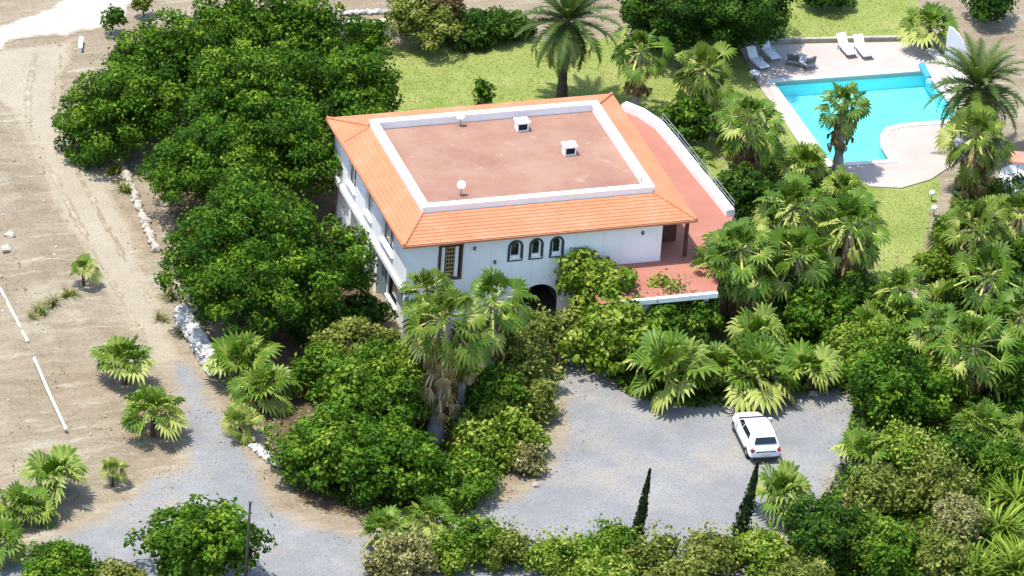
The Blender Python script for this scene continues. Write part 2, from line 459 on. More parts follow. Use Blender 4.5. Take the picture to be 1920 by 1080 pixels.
# pool
dk = MB().holed(DECK, [POOL], .30, lambda u, v, w: (u, v, .08-w)).build('pool_deck', 'pool_deck'); struct(dk)
def inset(poly, d):
    n = len(poly); out = []
    A = sum(poly[i][0]*poly[(i+1) % n][1]-poly[(i+1) % n][0]*poly[i][1] for i in range(n)); sg = 1 if A > 0 else -1
    for i in range(n):
        p0, p1, p2 = [Vector(poly[(i+q) % n]) for q in (-1, 0, 1)]
        e1 = (p1-p0).normalized(); e2 = (p2-p1).normalized()
        n1 = Vector((-e1.y, e1.x))*sg; n2 = Vector((-e2.y, e2.x))*sg
        b = (n1+n2); b = b/max(.3, b.dot(n1)) if b.length > 1e-6 else n1
        out.append(tuple(p1+b*d))
    return out
cp = MB().holed(inset(POOL, -.38), [inset(POOL, .03)], .06, lambda u, v, w: (u, v, .125-w)).build('pool_coping', 'coping'); struct(cp)
b = MB(); n = len(POOL); pi_ = inset(POOL, -.01)
b.holed(inset(POOL, -.2), [pi_], 1.05, lambda u, v, w: (u, v, .05-w)); b.prism(inset(POOL, -.2), -1.2, -1.0)
struct(b.build('pool_basin', 'pool_tile'))
sp = [Vector(POOL[-2]), Vector(POOL[-1])]; sd = (sp[1]-sp[0]).normalized(); si = Vector((-sd.y, sd.x)); si = si if si.y > 0 else -si
for i_ in range(3):
    q_ = [sp[0]+sd*.25+si*.04, sp[0]+sd*2.2+si*.04, sp[0]+sd*2.2+si*(.35*(3-i_)), sp[0]+sd*.25+si*(.35*(3-i_))]
    struct(MB().prism([tuple(p) for p in q_], -.99+.28*i_, -.71+.28*i_-.004).build('pool_step', 'coping'))
wv = [(p[0], p[1], -.06) for p in inset(POOL, -.005)]
wt_ = []
for t_ in tessellate_polygon([[Vector(p) for p in wv]]):
    a_, b_, c_ = [Vector(wv[i]) for i in t_]
    wt_.append(tuple(t_) if (b_-a_).cross(c_-a_).z > 0 else tuple(t_[::-1]))
struct(MB().add(wv, wt_).build('pool_water', 'pool_water', fix=False))
# low kerb wall behind the deck
a0, a1 = G(1386, 84), G(1706, 77)
d_ = (a1-a0)/np.linalg.norm(a1-a0)
k_ = MB().box(((a0+a1)/2)+np.array([0, .1, .14]), (np.linalg.norm(a1-a0), .25, .34), math.atan2(d_[1], d_[0])).build('kerb_wall', 'stone_tan')
tag(k_, 'low tan kerb wall along the far edge of the pool deck', 'wall')

# ------------------------------------------------------------------ villa
EL, EW, EZ = 17.208, 15.492, 6.115
DX, DY, PH = 1.774, 2.428, 1.01
TZ = 3.42
WX0, WX1, WY0, WY1 = .40, 15.38, .45, 15.05
XP = 10.5
villa = thing('villa', 'white two storey villa with a hipped orange tile roof and flat red roof top', 'house', (0, 0, 0))
def arch(x0, x1, z0, z1, n=10):
    r_ = (x1-x0)/2; zc = z1-r_; c = (x0+x1)/2
    return [(x0, z0), (x1, z0)] + [(c+r_*math.cos(math.pi*i/n), zc+r_*math.sin(math.pi*i/n)) for i in range(n+1)]
WINS = [(6.28, 7.18), (7.53, 8.37), (8.74, 9.58)]
fw = MB()
outer = [(WX0, -.1), (XP, -.1), (XP, TZ-.35), (WX1, TZ-.35), (WX1, EZ+.1), (WX0, EZ+.1)]
holes = [arch(a+.13, b-.13, 4.42, 5.52) for a, b in WINS]
holes.append([(2.30, 3.55), (3.56, 3.55), (3.56, 5.62), (2.30, 5.62)])
holes.append(arch(7.15, 9.50, .0, 2.62, 14))
fw.holed(outer, holes, .28, lambda u, v, w: (u, WY0+w, v)).build('front_wall', 'white_wall', villa)
# left wall: upper storey with windows, ledge, recessed lower storey
UW = [(3.05, 5.35, 3.75, 5.35), (7.3, 8.6, 3.75, 5.3), (10.6, 12.2, 3.75, 5.3)]
lw = MB()
lw.holed([(WY0+.285, 3.0), (WY1, 3.0), (WY1, EZ+.1), (WY0+.285, EZ+.1)],
         [[(a, z0), (b, z0), (b, z1), (a, z1)] for a, b, z0, z1 in UW], .28, lambda u, v, w: (WX0+w, u, v))
lw.build('side_wall', 'white_wall', villa)
MB().box2((WX0-.16, WY0+.30, 2.72), (WX0+.9, WY1+.1, 2.996)).build('ledge', 'white_trim', villa)
ll = MB()
LW = [(2.75, 4.55, .55, 2.05), (8.4, 10.2, .55, 2.2)]
ll.holed([(WY0+.285, -.1), (WY1, -.1), (WY1, 2.716), (WY0+.285, 2.716)], [[(a, z0), (b, z0), (b, z1), (a, z1)] for a, b, z0, z1 in LW], .25, lambda u, v, w: (WX0+.30+w, u, v))
ll.build('lower_side_wall', 'white_wall', villa)
for yy in (5.6, 7.3, 11.0):
    MB().box2((WX0-.05, yy, -.1), (WX0+.29, yy+.45, 2.716)).build('pillar', 'white_wall', villa)
MB().box2((WX0+.24, 4.75, .2), (WX0+.295, 5.55, 2.4)).build('shutter', 'shutter_teal', villa)
MB().box2((WX0+.24, 6.2, .1), (WX0+.295, 7.2, 2.4)).build('shutter', 'shutter_teal', villa)
MB().box2((WX1-.28, WY0+.285, TZ-.35), (WX1, WY1, EZ+.1)).build('side_wall', 'white_wall', villa)
MB().box2((WX0+.3, WY1-.28, -.1), (WX1-.3, WY1, EZ+.1)).build('rear_wall', 'white_wall', villa)
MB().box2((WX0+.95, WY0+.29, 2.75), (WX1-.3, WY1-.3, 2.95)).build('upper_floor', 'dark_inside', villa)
MB().box2((XP-.25, WY0+.285, -.1), (XP, WY1-.3, 2.74)).build('entry_side_wall', 'white_wall', villa)
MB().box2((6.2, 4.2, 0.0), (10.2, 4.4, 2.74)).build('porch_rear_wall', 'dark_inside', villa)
# windows (frame, pane, sill)
for a, b_ in WINS:
    fr = MB().holed(arch(a, b_, 4.28, 5.62), [arch(a+.14, b_-.14, 4.43, 5.51)], .06, lambda u, v, w: (u, WY0-.045+w, v)).build('window', 'dark_frame', villa)
    MB().holed(arch(a+.14, b_-.14, 4.43, 5.51), [arch(a+.20, b_-.24, 4.60, 5.46)], .08, lambda u, v, w: (u, WY0+.05+w, v)).build('casement', 'white_trim', fr)
    MB().box2((a+.14, WY0+.16, 4.42), (b_-.14, WY0+.2, 5.54)).build('pane', 'glass', fr)
    MB().box2((a+.10, WY0-.10, 4.40), (b_-.10, WY0+.12, 4.445)).build('sill', 'white_trim', fr)
dr = MB().holed([(2.22, 3.46), (3.64, 3.46), (3.64, 5.72), (2.22, 5.72)], [[(2.36, 3.6), (3.50, 3.6), (3.50, 5.58), (2.36, 5.58)]], .07, lambda u, v, w: (u, WY0-.05+w, v)).build('lattice_door', 'brown_wood', villa)
MB().box2((2.30, WY0+.14, 3.55), (3.56, WY0+.18, 5.60)).build('pane', 'glass', dr)
sh = MB()
for xx in (2.42, 3.22): sh.box2((xx, WY0+.06, 3.6), (xx+.2, WY0+.11, 5.58))
sh.build('shutter', 'white_trim', dr)
lat = MB()
for i in range(4): lat.box2((2.70+.15*i, WY0+.06, 3.6), (2.735+.15*i, WY0+.10, 5.58))
for i in range(8): lat.box2((2.70, WY0+.035, 3.7+.25*i), (3.185, WY0+.058, 3.76+.25*i))
lat.build('lattice', 'gold_wood', dr)
for a, b_, z0, z1 in UW:
    fr = MB().holed([(a, z0), (b_, z0), (b_, z1), (a, z1)], [[(a+.1, z0+.1), (b_-.1, z0+.1), (b_-.1, z1-.1), (a+.1, z1-.1)]], .08, lambda u, v, w: (WX0+.10+w, u, v)).build('window', 'white_trim', villa)
    MB().box2((WX0+.20, a, z0), (WX0+.24, b_, z1)).build('pane', 'glass_pale', fr)
    MB().box2((WX0-.12, a-.1, z0-.09), (WX0+.10, b_+.1, z0-.004)).build('sill', 'white_trim', fr)
    MB().box2((WX0+.12, (a+b_)/2-.05, z0+.1), (WX0+.17, (a+b_)/2+.05, z1-.1)).build('mullion', 'white_trim', fr)
for a, b_, z0, z1 in LW:
    fr = MB().holed([(a, z0), (b_, z0), (b_, z1), (a, z1)], [[(a+.08, z0+.08), (b_-.08, z0+.08), (b_-.08, z1-.08), (a+.08, z1-.08)]], .07, lambda u, v, w: (WX0+.38+w, u, v)).build('window', 'dark_frame', villa)
    MB().box2((WX0+.47, a, z0), (WX0+.50, b_, z1)).build('pane', 'glass', fr)
    MB().box2((WX0+.18, a-.1, z0-.1), (WX0+.40, b_+.1, z0-.004)).build('sill', 'white_trim', fr)
for xx, zz in ((4.3, 5.35), (5.55, 4.35), (14.2, 5.35)):
    sc_ = MB().box((xx, WY0-.06, zz), (.12, .11, .2)).build('wall_lamp', 'dark_grey', villa)
# roof
def roof_side(m, e0, e1, p0, p1, z0, z1, courses=9, lift=.035):
    e0, e1, p0, p1 = map(Vector, (e0, e1, p0, p1))
    for i in range(courses):
        t0, t1 = i/courses, (i+1)/courses
        za, zb = z0+(z1-z0)*t0+lift, z0+(z1-z0)*t1+.004
        q = [e0.lerp(p0, t0), e1.lerp(p1, t0), e1.lerp(p1, t1), e0.lerp(p0, t1)]
        zd = z0+(z1-z0)*t0-.01
        m.add([(q[0].x, q[0].y, za), (q[1].x, q[1].y, za), (q[2].x, q[2].y, zb), (q[3].x, q[3].y, zb),
               (q[0].x, q[0].y, zd), (q[1].x, q[1].y, zd)], [(0, 1, 2, 3), (4, 5, 1, 0)])
cE = [(0, 0), (EL, 0), (EL, EW), (0, EW)]
cP = [(DX, DY), (EL-DX, DY), (EL-DX, EW-DY), (DX, EW-DY)]
CZ = EZ+.60                                                        # tiles meet the curb here
rf = MB()
for i in range(4):
    roof_side(rf, cE[i], cE[(i+1) % 4], cP[i], cP[(i+1) % 4], EZ, CZ, 9 if i % 2 == 0 else 7)
rf.add([(x, y, EZ-.02) for x, y in cE]+[(x, y, EZ-.14) for x, y in cE],
       [(3, 2, 1, 0), (4, 5, 6, 7), (0, 1, 5, 4), (1, 2, 6, 5), (2, 3, 7, 6), (3, 0, 4, 7)])
roof = rf.build('roof', 'roof_tile', villa, fix=False)
for i in range(4):
    MB().tube([(*cE[i], EZ+.05), (*cP[i], CZ+.03)], .085, 8).build('hip_tiles', 'roof_tile', roof)
# seam running across the left slope near the rear corner
MB().tube([(.10, 12.4, EZ+.06), (DX-.05, 12.9, CZ+.02)], .06, 6).build('roof_seam', 'roof_tile', roof)
gt = MB(); e = .06
MB().holed([(-e, -e), (EL+e, -e), (EL+e, EW+e), (-e, EW+e)], [[(.002, .002), (EL-.002, .002), (EL-.002, EW-.002), (.002, EW-.002)]], .12, lambda u, v, w: (u, v, EZ-.02-w)).build('fascia', 'roof_tile', roof)
po = [(DX-.02, DY-.02), (EL-DX+.02, DY-.02), (EL-DX+.02, EW-DY+.02), (DX-.02, EW-DY+.02)]
PW = .44
pin = inset(po, PW)
MB().holed(inset(po, .05), [inset(po, PW-.05)], PH-.30-.14+.1, lambda u, v, w: (u, v, EZ+PH-.14-w)).build('parapet', 'white_wall', villa)
MB().holed(po, [pin], .138, lambda u, v, w: (u, v, EZ+PH-w)).build('parapet_coping', 'white_trim', villa)
MB().prism(inset(po, PW-.06), EZ+.38, EZ+.52).build('flat_roof', 'roof_flat', villa)
# terrace wrapping the right side
TER = [tuple(G(x, y, TZ)[:2]) for x, y in [(1172, 203), (1205, 216), (1240, 240), (1270, 275), (1305, 320), (1340, 362), (1374, 405)]]
tp_ = [(XP+.02, WY0+.002), (WX1+.005, WY0+.002), (WX1+.005, 17.6)] + TER + [tuple(G(1342, 552, TZ)[:2]), (XP+.02, G(1342, 552, TZ)[1]+.15)]
ter = MB().prism(tp_, TZ-.22, TZ).build('terrace', 'terrace_floor', villa)
pw = MB()
for i in range(len(TER)-1):
    a, b_ = Vector(TER[i]), Vector(TER[i+1]); t = (b_-a).normalized(); nn = Vector((t.y, -t.x))
    if nn.x > 0: nn = -nn
    q = []
    for j, pnt in ((i, a), (i+1, b_)):
        ta = Vector(TER[max(j-1, 0)]); tb = Vector(TER[min(j+1, len(TER)-1)]); tt = (tb-ta).normalized(); n2 = Vector((tt.y, -tt.x))
        if n2.x > 0: n2 = -n2
        q += [pnt-n2*.10, pnt+n2*.42]
    z0, z1 = TZ-.5, TZ+.42
    pw.add([(q[0].x, q[0].y, z0), (q[1].x, q[1].y, TZ+.005), (q[3].x, q[3].y, TZ+.005), (q[2].x, q[2].y, z0),
            (q[0].x, q[0].y, z1), (q[1].x, q[1].y, z1), (q[3].x, q[3].y, z1), (q[2].x, q[2].y, z1)],
           [(4, 5, 6, 7), (0, 3, 2, 1), (0, 1, 5, 4), (1, 2, 6, 5), (2, 3, 7, 6), (3, 0, 4, 7)])
pw.build('terrace_parapet', 'white_wall', ter)
rl = MB()
for off in (.95, .70):
    rl.tube([(x+.02, y, TZ+off) for x, y in TER[2:]], .022, 6)
for x, y in TER[2:]: rl.tube([(x+.02, y, TZ+.40), (x+.02, y, TZ+.95)], .022, 6)
rl.build('railing', 'metal_grey', ter)
fy = G(1342, 552, TZ)[1]
MB().box2((XP+1.2, fy-.12, TZ-.16), (tp_[-2][0]+.1, fy+.12, TZ+.13)).build('terrace_kerb', 'white_trim', ter)
for xx in (XP+.1, 13.2, 16.6): MB().box2((xx, fy+.35, -.05), (xx+.4, fy+.75, TZ-.225)).build('pillar', 'white_wall', ter)
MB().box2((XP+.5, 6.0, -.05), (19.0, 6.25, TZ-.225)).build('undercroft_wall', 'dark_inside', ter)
cb = (16.95, .75)
MB().box2((cb[0]-.09, cb[1]-.09, TZ+.003), (cb[0]+.09, cb[1]+.09, EZ-.145)).build('post', 'brown_wood', villa)
MB().box2((WX1+.01, 2.5, TZ+.003), (17.0, 2.62, EZ-.15)).build('porch_shade_panel', 'brown_wood', villa)  # added dark brown panel, stands in for the deep shade of the recess
# things on the flat roof
FZ = EZ+.52
g_v = 'white vents on the flat roof'
for (px, py), lb in (((978, 243), 'white roof vent with a dark opening, further back on the flat roof'), ((1067, 288), 'white roof vent with a dark opening, nearer the front right of the flat roof')):
    g = G(px, py, FZ); t = thing('roof_vent', lb, 'roof vent', g, 0, g_v)
    h = MB(); h.box2((-.34, -.25, 0), (-.27, .32, .50)); h.box2((.27, -.25, 0), (.34, .32, .50)); h.box2((-.27, .25, 0), (.27, .32, .50)); h.box2((-.27, -.25, 0), (.27, .25, .06))
    h.build('casing', 'white_plastic', t)
    MB().box2((-.40, -.33, .502), (.40, .40, .60)).build('hood', 'white_plastic', t)
    MB().box2((-.265, -.16, .062), (.265, -.12, .498)).build('louvre', 'dark_inside', t)
g_d = 'satellite dishes on the flat roof'
for (px, py), rz, lb in (((863, 234), R(-25), 'white satellite dish against the rear parapet of the flat roof'), ((864, 364), R(-20), 'white satellite dish beside the front parapet of the flat roof')):
    g = G(px, py, FZ); t = thing('satellite_dish', lb, 'satellite dish', g, rz, g_d)
    MB().tube([(0, 0, 0), (0, 0, .55)], .03, 8).build('mast', 'metal_grey', t)
    prof = [(.02, 0)] + [(.25*q, .07*q*q) for q in (.3, .55, .8, 1.0)] + [(.25, .08), (.13, .035), (.01, .018)]
    dsh = MB().lathe(prof, 20)
    M = Matrix.Translation((0, -.08, .62)) @ Matrix.Rotation(R(50), 4, 'X')
    dsh.v = [tuple(M @ Vector(p)) for p in dsh.v]; dsh.build('reflector', 'white_plastic', t, True)
    MB().tube([M @ Vector((0, -.3, .1)), M @ Vector((0, 0, .42))], .018, 6).build('feed_arm', 'dark_grey', t)
g = G(1203, 338, EZ+PH)
t = thing('antenna', 'thin dark aerial mast on the front right corner of the roof parapet', 'antenna', g)
MB().tube([(0, 0, 0), (0, 0, .75)], .02, 6).build('mast', 'pole_dark', t)
for zz, ln in ((.45, .25), (.6, .18), (.72, .12)): MB().tube([(-ln/2, 0, zz), (ln/2, 0, zz)], .012, 6).build('element', 'pole_dark', t)

# ------------------------------------------------------------------ car
ca, cb_ = G(1432, 866), G(1398, 772, .7)
ang = math.atan2(cb_[1]-ca[1], cb_[0]-ca[0])
ctr = (Vector(ca[:2])+Vector(cb_[:2]))/2
car = thing('parked_car', 'white hatchback car parked on the grey gravel drive', 'car', (ctr.x-.15*math.cos(ang), ctr.y-.15*math.sin(ang), .024), ang)
car.scale = (1.07, 1.04, 1.04)
CLn = 4.25
def body_section(x, w_, zb, zt, crown=.03):
    return [(x, -w_*.90, zb), (x, -w_*.985, zb+.12), (x, -w_, zb+.30), (x, -w_*.97, zt-.16), (x, -w_*.88, zt-.03), (x, -w_*.5, zt+crown*.8), (x, 0, zt+crown),
            (x, w_*.5, zt+crown*.8), (x, w_*.88, zt-.03), (x, w_*.97, zt-.16), (x, w_, zb+.30), (x, w_*.985, zb+.12), (x, w_*.90, zb)]
st = [(-2.12, .62, .42, .70), (-2.08, .76, .32, .86), (-1.95, .84, .25, .98), (-1.5, .875, .22, 1.0), (-.6, .88, .20, .98), (.4, .88, .20, .96), (.95, .875, .20, .95), (1.4, .86, .22, .88), (1.8, .82, .24, .80), (2.02, .70, .28, .70), (2.12, .50, .36, .58)]
bm_ = MB(); vv = []; ff = []
for s_ in st: vv += body_section(*s_)
K = 13
for i in range(len(st)-1):
    for j in range(K-1): ff.append((i*K+j, (i+1)*K+j, (i+1)*K+j+1, i*K+j+1))
    ff.append((i*K+K-1, (i+1)*K+K-1, (i+1)*K, i*K))
ff += [tuple(range(K)), tuple((len(st)-1)*K+j for j in range(K))[::-1]]
body = bm_.add(vv, ff).build('body', 'car_paint', car, True)
sb = body.modifiers.new('smooth', 'SUBSURF'); sb.levels = 2; sb.render_levels = 2
# cabin
bot = [(-1.98, .76), (-1.2, .80), (0, .81), (.98, .76)]; top = [(-1.70, .60), (-1.0, .64), (-.3, .63), (.22, .57)]
zr = [1.42, 1.485, 1.49, 1.44]
cv = []
for i in range(4):
    xb, wb = bot[i]; xt, wt = top[i]
    cv += [(xb, -wb, .95), (xb*.35+xt*.65, -(wb*.35+wt*.65), .95+(zr[i]-.95)*.72), (xt, -wt, zr[i]-.03), (xt, -wt*.6, zr[i]+.015), (xt, wt*.6, zr[i]+.015), (xt, wt, zr[i]-.03), (xb*.35+xt*.65, (wb*.35+wt*.65), .95+(zr[i]-.95)*.72), (xb, wb, .95)]
cf = []
for i in range(3):
    for j in range(7): cf.append((i*8+j, (i+1)*8+j, (i+1)*8+j+1, i*8+j+1))
cf += [tuple(range(8)), tuple(24+j for j in range(8))[::-1]]
rfc = MB().add(cv, cf).build('roof', 'car_paint', car, True)
bv = rfc.modifiers.new('edges', 'BEVEL'); bv.width = .07; bv.segments = 3; bv.limit_method = 'ANGLE'; bv.angle_limit = R(25)
def pane(name, corners, mat='glass', lift=.012, inner=(.08, .92, .12, .9)):
    A, B, Cc, D = [Vector(q) for q in corners]
    nrm = (B-A).cross(D-A).normalized()
    if nrm.dot(Vector(A)-Vector((-.4, 0, .9))) < 0: nrm = -nrm
    def bl(u, v): return (A.lerp(B, u)).lerp(D.lerp(Cc, u), v)
    u0, u1, v0, v1 = inner
    q = [bl(u0, v0), bl(u1, v0), bl(u1, v1), bl(u0, v1)]
    m = MB().add([p+nrm*lift for p in q]+[p-nrm*.02 for p in q], [(0, 1, 2, 3), (7, 6, 5, 4), (0, 4, 5, 1), (1, 5, 6, 2), (2, 6, 7, 3), (3, 7, 4, 0)])
    return m.build(name, mat, car)
pane('rear_window', [(-1.98, -.76, .95), (-1.98, .76, .95), (-1.70, .60, 1.40), (-1.70, -.60, 1.40)], lift=.03, inner=(.07, .93, .30, .97))
pane('windscreen', [(.98, -.76, .95), (.98, .76, .95), (.22, .57, 1.42), (.22, -.57, 1.42)], lift=.03, inner=(.04, .96, .05, .97))
for sg in (1, -1):
    pane('side_window', [(-1.35, sg*.80, .97), (-.05, sg*.81, .97), (-.3, sg*.66, 1.42), (-1.25, sg*.65, 1.42)], lift=.024, inner=(.02, .98, .25, .9))
    pane('side_window', [(.0, sg*.81, .97), (.9, sg*.77, .97), (.2, sg*.62, 1.40), (-.25, sg*.66, 1.42)], lift=.024, inner=(.03, .90, .25, .9))
    MB().box((.72, sg*.95, .98), (.16, .2, .12)).build('mirror', 'car_paint', car)
    MB().box((-2.02, sg*.70, .80), (.16, .22, .15), sg*.35).build('tail_light', 'tail_red', car)
    MB().box((1.88, sg*.58, .66), (.16, .16, .08), -sg*.6).build('headlight', 'lamp_clear', car)
    for xx in (-1.32, 1.30):
        wh = MB().lathe([(.2, -.1), (.29, -.1), (.31, -.07), (.31, .07), (.29, .1), (.2, .1)], 20, axis='Y').build('wheel', 'rubber', car)
        wh.location = (xx, sg*.775, .31)
        MB().lathe([(.06, -.105), (.2, -.095), (.2, .095), (.06, .105)], 16, axis='Y').build('rim', 'alloy', wh)
    MB().box((0, sg*.868, .26), (2.0, .05, .14)).build('side_skirt', 'black_trim', car)
MB().box((-2.06, 0, .34), (.20, 1.44, .16)).build('rear_bumper', 'black_trim', car)
MB().box((-2.115, 0, .74), (.03, 1.1, .05)).build('trim_strip', 'black_trim', car)
MB().box((-2.125, 0, .58), (.03, .5, .11)).build('number_plate', 'plate', car)
MB().box((1.02, 0, .965), (.18, 1.35, .03)).build('wiper_cowl', 'black_trim', car)

# ------------------------------------------------------------------ foliage meshes
def unit(v): return v/np.maximum(np.linalg.norm(v, axis=-1, keepdims=True), 1e-9)
def leaf_quads(rng, C, N, size, aspect=.55, droop=.3):
    """rhombic leaves at C facing N, slightly folded; returns V (4n,3)"""
    n = len(C)
    T = unit(np.cross(N, rng.normal(size=(n, 3)))); T[:, 2] -= droop; T = unit(T)
    B = unit(np.cross(N, T)); s = size*rng.uniform(.4, 1.0, (n, 1))**.8*1.45
    v0 = C - T*s*.5; v2 = C + T*s*.5; up = N*s*.10
    v1 = C + B*s*aspect*.5 + up; v3 = C - B*s*aspect*.5 + up
    return np.stack([v0, v1, v2, v3], 1).reshape(-1, 3)
def crown_mesh(name, seed, lobes, puffs, puff_r, per, lsize, mat, low=-.45, aspect=.6, spike=0.0):
    rng = np.random.RandomState(seed)
    lobes = np.array(lobes, float)
    wgt = lobes[:, 3]*lobes[:, 4]; wgt /= wgt.sum()
    li = rng.choice(len(lobes), puffs, p=wgt)
    D = unit(rng.normal(size=(puffs*4, 3))); D = D[D[:, 2] > low][:puffs]
    while len(D) < puffs:
        e = unit(rng.normal(size=(puffs, 3))); D = np.concatenate([D, e[e[:, 2] > low]])[:puffs]
    rad = rng.uniform(.66, 1.2, (puffs, 1))
    PC = lobes[li, :3] + D*lobes[li, 3:6]*rad
    pr = puff_r*rng.uniform(.55, 1.5, puffs)
    cs = []; ns = []; ts = []
    for i in range(puffs):
        n = int(per*(pr[i]/puff_r)**2)
        d = unit(rng.normal(size=(n, 3)) + D[i]*.65 + np.array([0, 0, .35]))
        rr = pr[i]*rng.uniform(.55, 1.05, (n, 1))
        cs.append(PC[i] + d*rr*np.array([1, 1, .75])); ns.append(unit(d*.8 + rng.normal(size=(n, 3))*.45 + np.array([0, 0, .35])))
        ts.append(np.clip(rng.uniform(.0, .62)+rng.normal(0, .15, n)+.06+.35*np.clip(d[:, 2], -.3, 1)*rng.uniform(.2, 1), 0, 1))  # puff tops tinted lighter, painting in the light on the clumps
    # inner, sparser foliage
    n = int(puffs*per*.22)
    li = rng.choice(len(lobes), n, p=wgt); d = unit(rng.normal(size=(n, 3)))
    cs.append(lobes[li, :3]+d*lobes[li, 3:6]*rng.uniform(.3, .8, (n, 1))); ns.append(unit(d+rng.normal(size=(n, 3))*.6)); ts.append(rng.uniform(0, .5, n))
    # stray sprigs
    n = int(puffs*per*.022*(1+4*spike))
    li = rng.choice(len(lobes), n, p=wgt); d = unit(rng.normal(size=(n, 3)) + np.array([0, 0, .4]))
    cs.append(lobes[li, :3]+d*(lobes[li, 3:6]+puff_r*rng.uniform(.6, 1.3+spike, (n, 1)))); ns.append(unit(rng.normal(size=(n, 3)))); ts.append(rng.uniform(.3, 1, n))
    Cc = np.concatenate(cs); N = np.concatenate(ns); T = np.concatenate(ts)
    ok = Cc[:, 2] > .06
    Cc, N, T = Cc[ok], N[ok], T[ok]
    V = leaf_quads(rng, Cc, N, lsize, aspect)
    V[:, 2] = np.maximum(V[:, 2], .03)
    F = np.arange(len(V)).reshape(-1, 4)
    return np_mesh(name, V, F, mat, {'tint': np.repeat(T, 4)})
def trunk_mesh(name, seed, h, r_, lobes, mat='bark'):
    rng = random.Random(seed); m = MB()
    pts = [(0, 0, -.1)]; x = y = 0
    for i in range(1, 5):
        x += rng.uniform(-.12, .12); y += rng.uniform(-.12, .12); pts.append((x, y, h*.62*i/4))
    m.tube(pts, [r_*1.35, r_*1.05, r_*.95, r_*.85, r_*.75], 9)
    tip = pts[-1]
    for l in lobes:
        mid = [(tip[q]*.55+l[q]*.45) + rng.uniform(-.15, .15) for q in range(3)]
        m.tube([tip, mid, (l[0], l[1], l[2]+l[5]*.3)], [r_*.6, r_*.4, r_*.12], 6)
        for q in range(3):
            a = rng.uniform(0, 6.28)
            m.tube([mid, (l[0]+l[3]*.6*math.cos(a), l[1]+l[4]*.6*math.sin(a), l[2]+l[5]*rng.uniform(-.1, .6))], [r_*.3, r_*.08], 5)
    return m.mesh(name, mat, True)

def lobes_for(rng, r_, z, rz, n):
    if n == 1: return [(0, 0, z, r_, r_, rz)]
    out = [(0, 0, z+rz*.15, r_*.62, r_*.62, rz*.95)]
    for i in range(n-1):
        a = 6.283*i/(n-1)+rng.uniform(-.4, .4); q = rng.uniform(.42, .66)*r_; s_ = rng.uniform(.34, .56)
        out.append((q*math.cos(a), q*math.sin(a), z+rz*rng.uniform(-.35, .3), r_*s_, r_*s_, rz*rng.uniform(.6, .85)))
    return out
SEED = [100]
def broadleaf(px, py, z, r_, rz, label, mat='leaf_dark', name='shade_tree', cat='tree', group=None, n=6, dens=1.0, lsize=.21, puff=.66, lean=None, trunk=True, spike=0.0, bark='bark', low=-.45):
    SEED[0] += 1; rng = random.Random(SEED[0])
    base = G(px, py, z); t = thing(name, label, cat, (base[0], base[1], 0), 0, group)
    lb = lobes_for(rng, r_, z, rz, n)
    np_ = int(dens*7.6*(r_*r_+.8*r_*rz)/(puff*puff)*.62)
    per = int(dens*62*(puff/.72)**2*(.30/lsize)**2*.85)
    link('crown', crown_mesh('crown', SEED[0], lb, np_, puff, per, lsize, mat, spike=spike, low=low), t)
    if trunk: link('trunk', trunk_mesh('trunk', SEED[0], z, max(.06, .055*r_), lb, bark), t)
    return t

# fan palm -------------------------------------------------------------------
def fan_leaf(rng, az, el, pet, rad, droop, fold=.05, nseg=13, origin=(0, 0, 0), sweep=118, tone=.5):
    """one palmate leaf: petiole strip and folded segments with drooping tips"""
    V = []; F = []; T = []
    d = Vector((math.cos(az)*math.cos(el), math.sin(az)*math.cos(el), math.sin(el)))
    side = Vector((-math.sin(az), math.cos(az), 0)); o = Vector(origin)
    nup = side.cross(d); nup = nup if nup.z > 0 else -nup
    p1 = o + d*pet*.5 + Vector((0, 0, .03)); hub = o + d*pet - Vector((0, 0, droop*.25*pet))
    wd = .045
    for a, b_ in ((o, p1), (p1, hub)):
        i = len(V); V += [a-side*wd, a+side*wd, b_+side*wd, b_-side*wd]; F += [(i, i+1, i+2), (i, i+2, i+3)]; T += [1.0]*4
    d2 = (d - Vector((0, 0, droop*.7))).normalized(); n2 = side.cross(d2); n2 = n2 if n2.dot(nup) > 0 else -n2
    tw = rng.uniform(-1.0, 1.0); s2 = (side*math.cos(tw)+n2*math.sin(tw)).normalized(); n2 = d2.cross(s2); n2 = n2 if n2.dot(nup) > 0 else -n2
    cupk = rng.uniform(.05, .38)
    for k_ in range(nseg):
        th = R(sweep)*(2*(k_+.5)/nseg-1); dth = R(sweep)/nseg
        rr = rad*(1-.22*(abs(th)/R(sweep))**2)*rng.uniform(.9, 1.05)
        def dirv(t): return d2*math.cos(t)+s2*math.sin(t)
        cup = n2*(cupk*rad*abs(math.sin(th)))
        ml = hub+dirv(th-dth)*rr*.66+cup; mr = hub+dirv(th+dth)*rr*.66+cup
        mm = hub+dirv(th)*rr*.69+cup+n2*fold
        tp = hub+dirv(th+rng.uniform(-.05, .05))*rr+cup*.6-Vector((0, 0, droop*rad*rng.uniform(.25, .55)))
        i = len(V); V += [hub, ml, mm, mr, tp]; tt = min(1, max(0, tone+rng.uniform(-.12, .12)))
        T += [min(1, tt+.3), tt, tt*.8, tt, min(1, tt+.12)]
        F += [(i, i+1, i+2), (i, i+2, i+3), (i+1, i+4, i+2), (i+2, i+4, i+3)]
    return V, F, T
def gather(parts, name, mat):
    V = []; F = []; T = []
    for v, f, t in parts:
        o = len(V); V += [tuple(p) for p in v]; F += [tuple(q+o for q in x) for x in f]; T += t
    return np_mesh(name, np.array(V), np.array(F), mat, {'tint': np.array(T)})
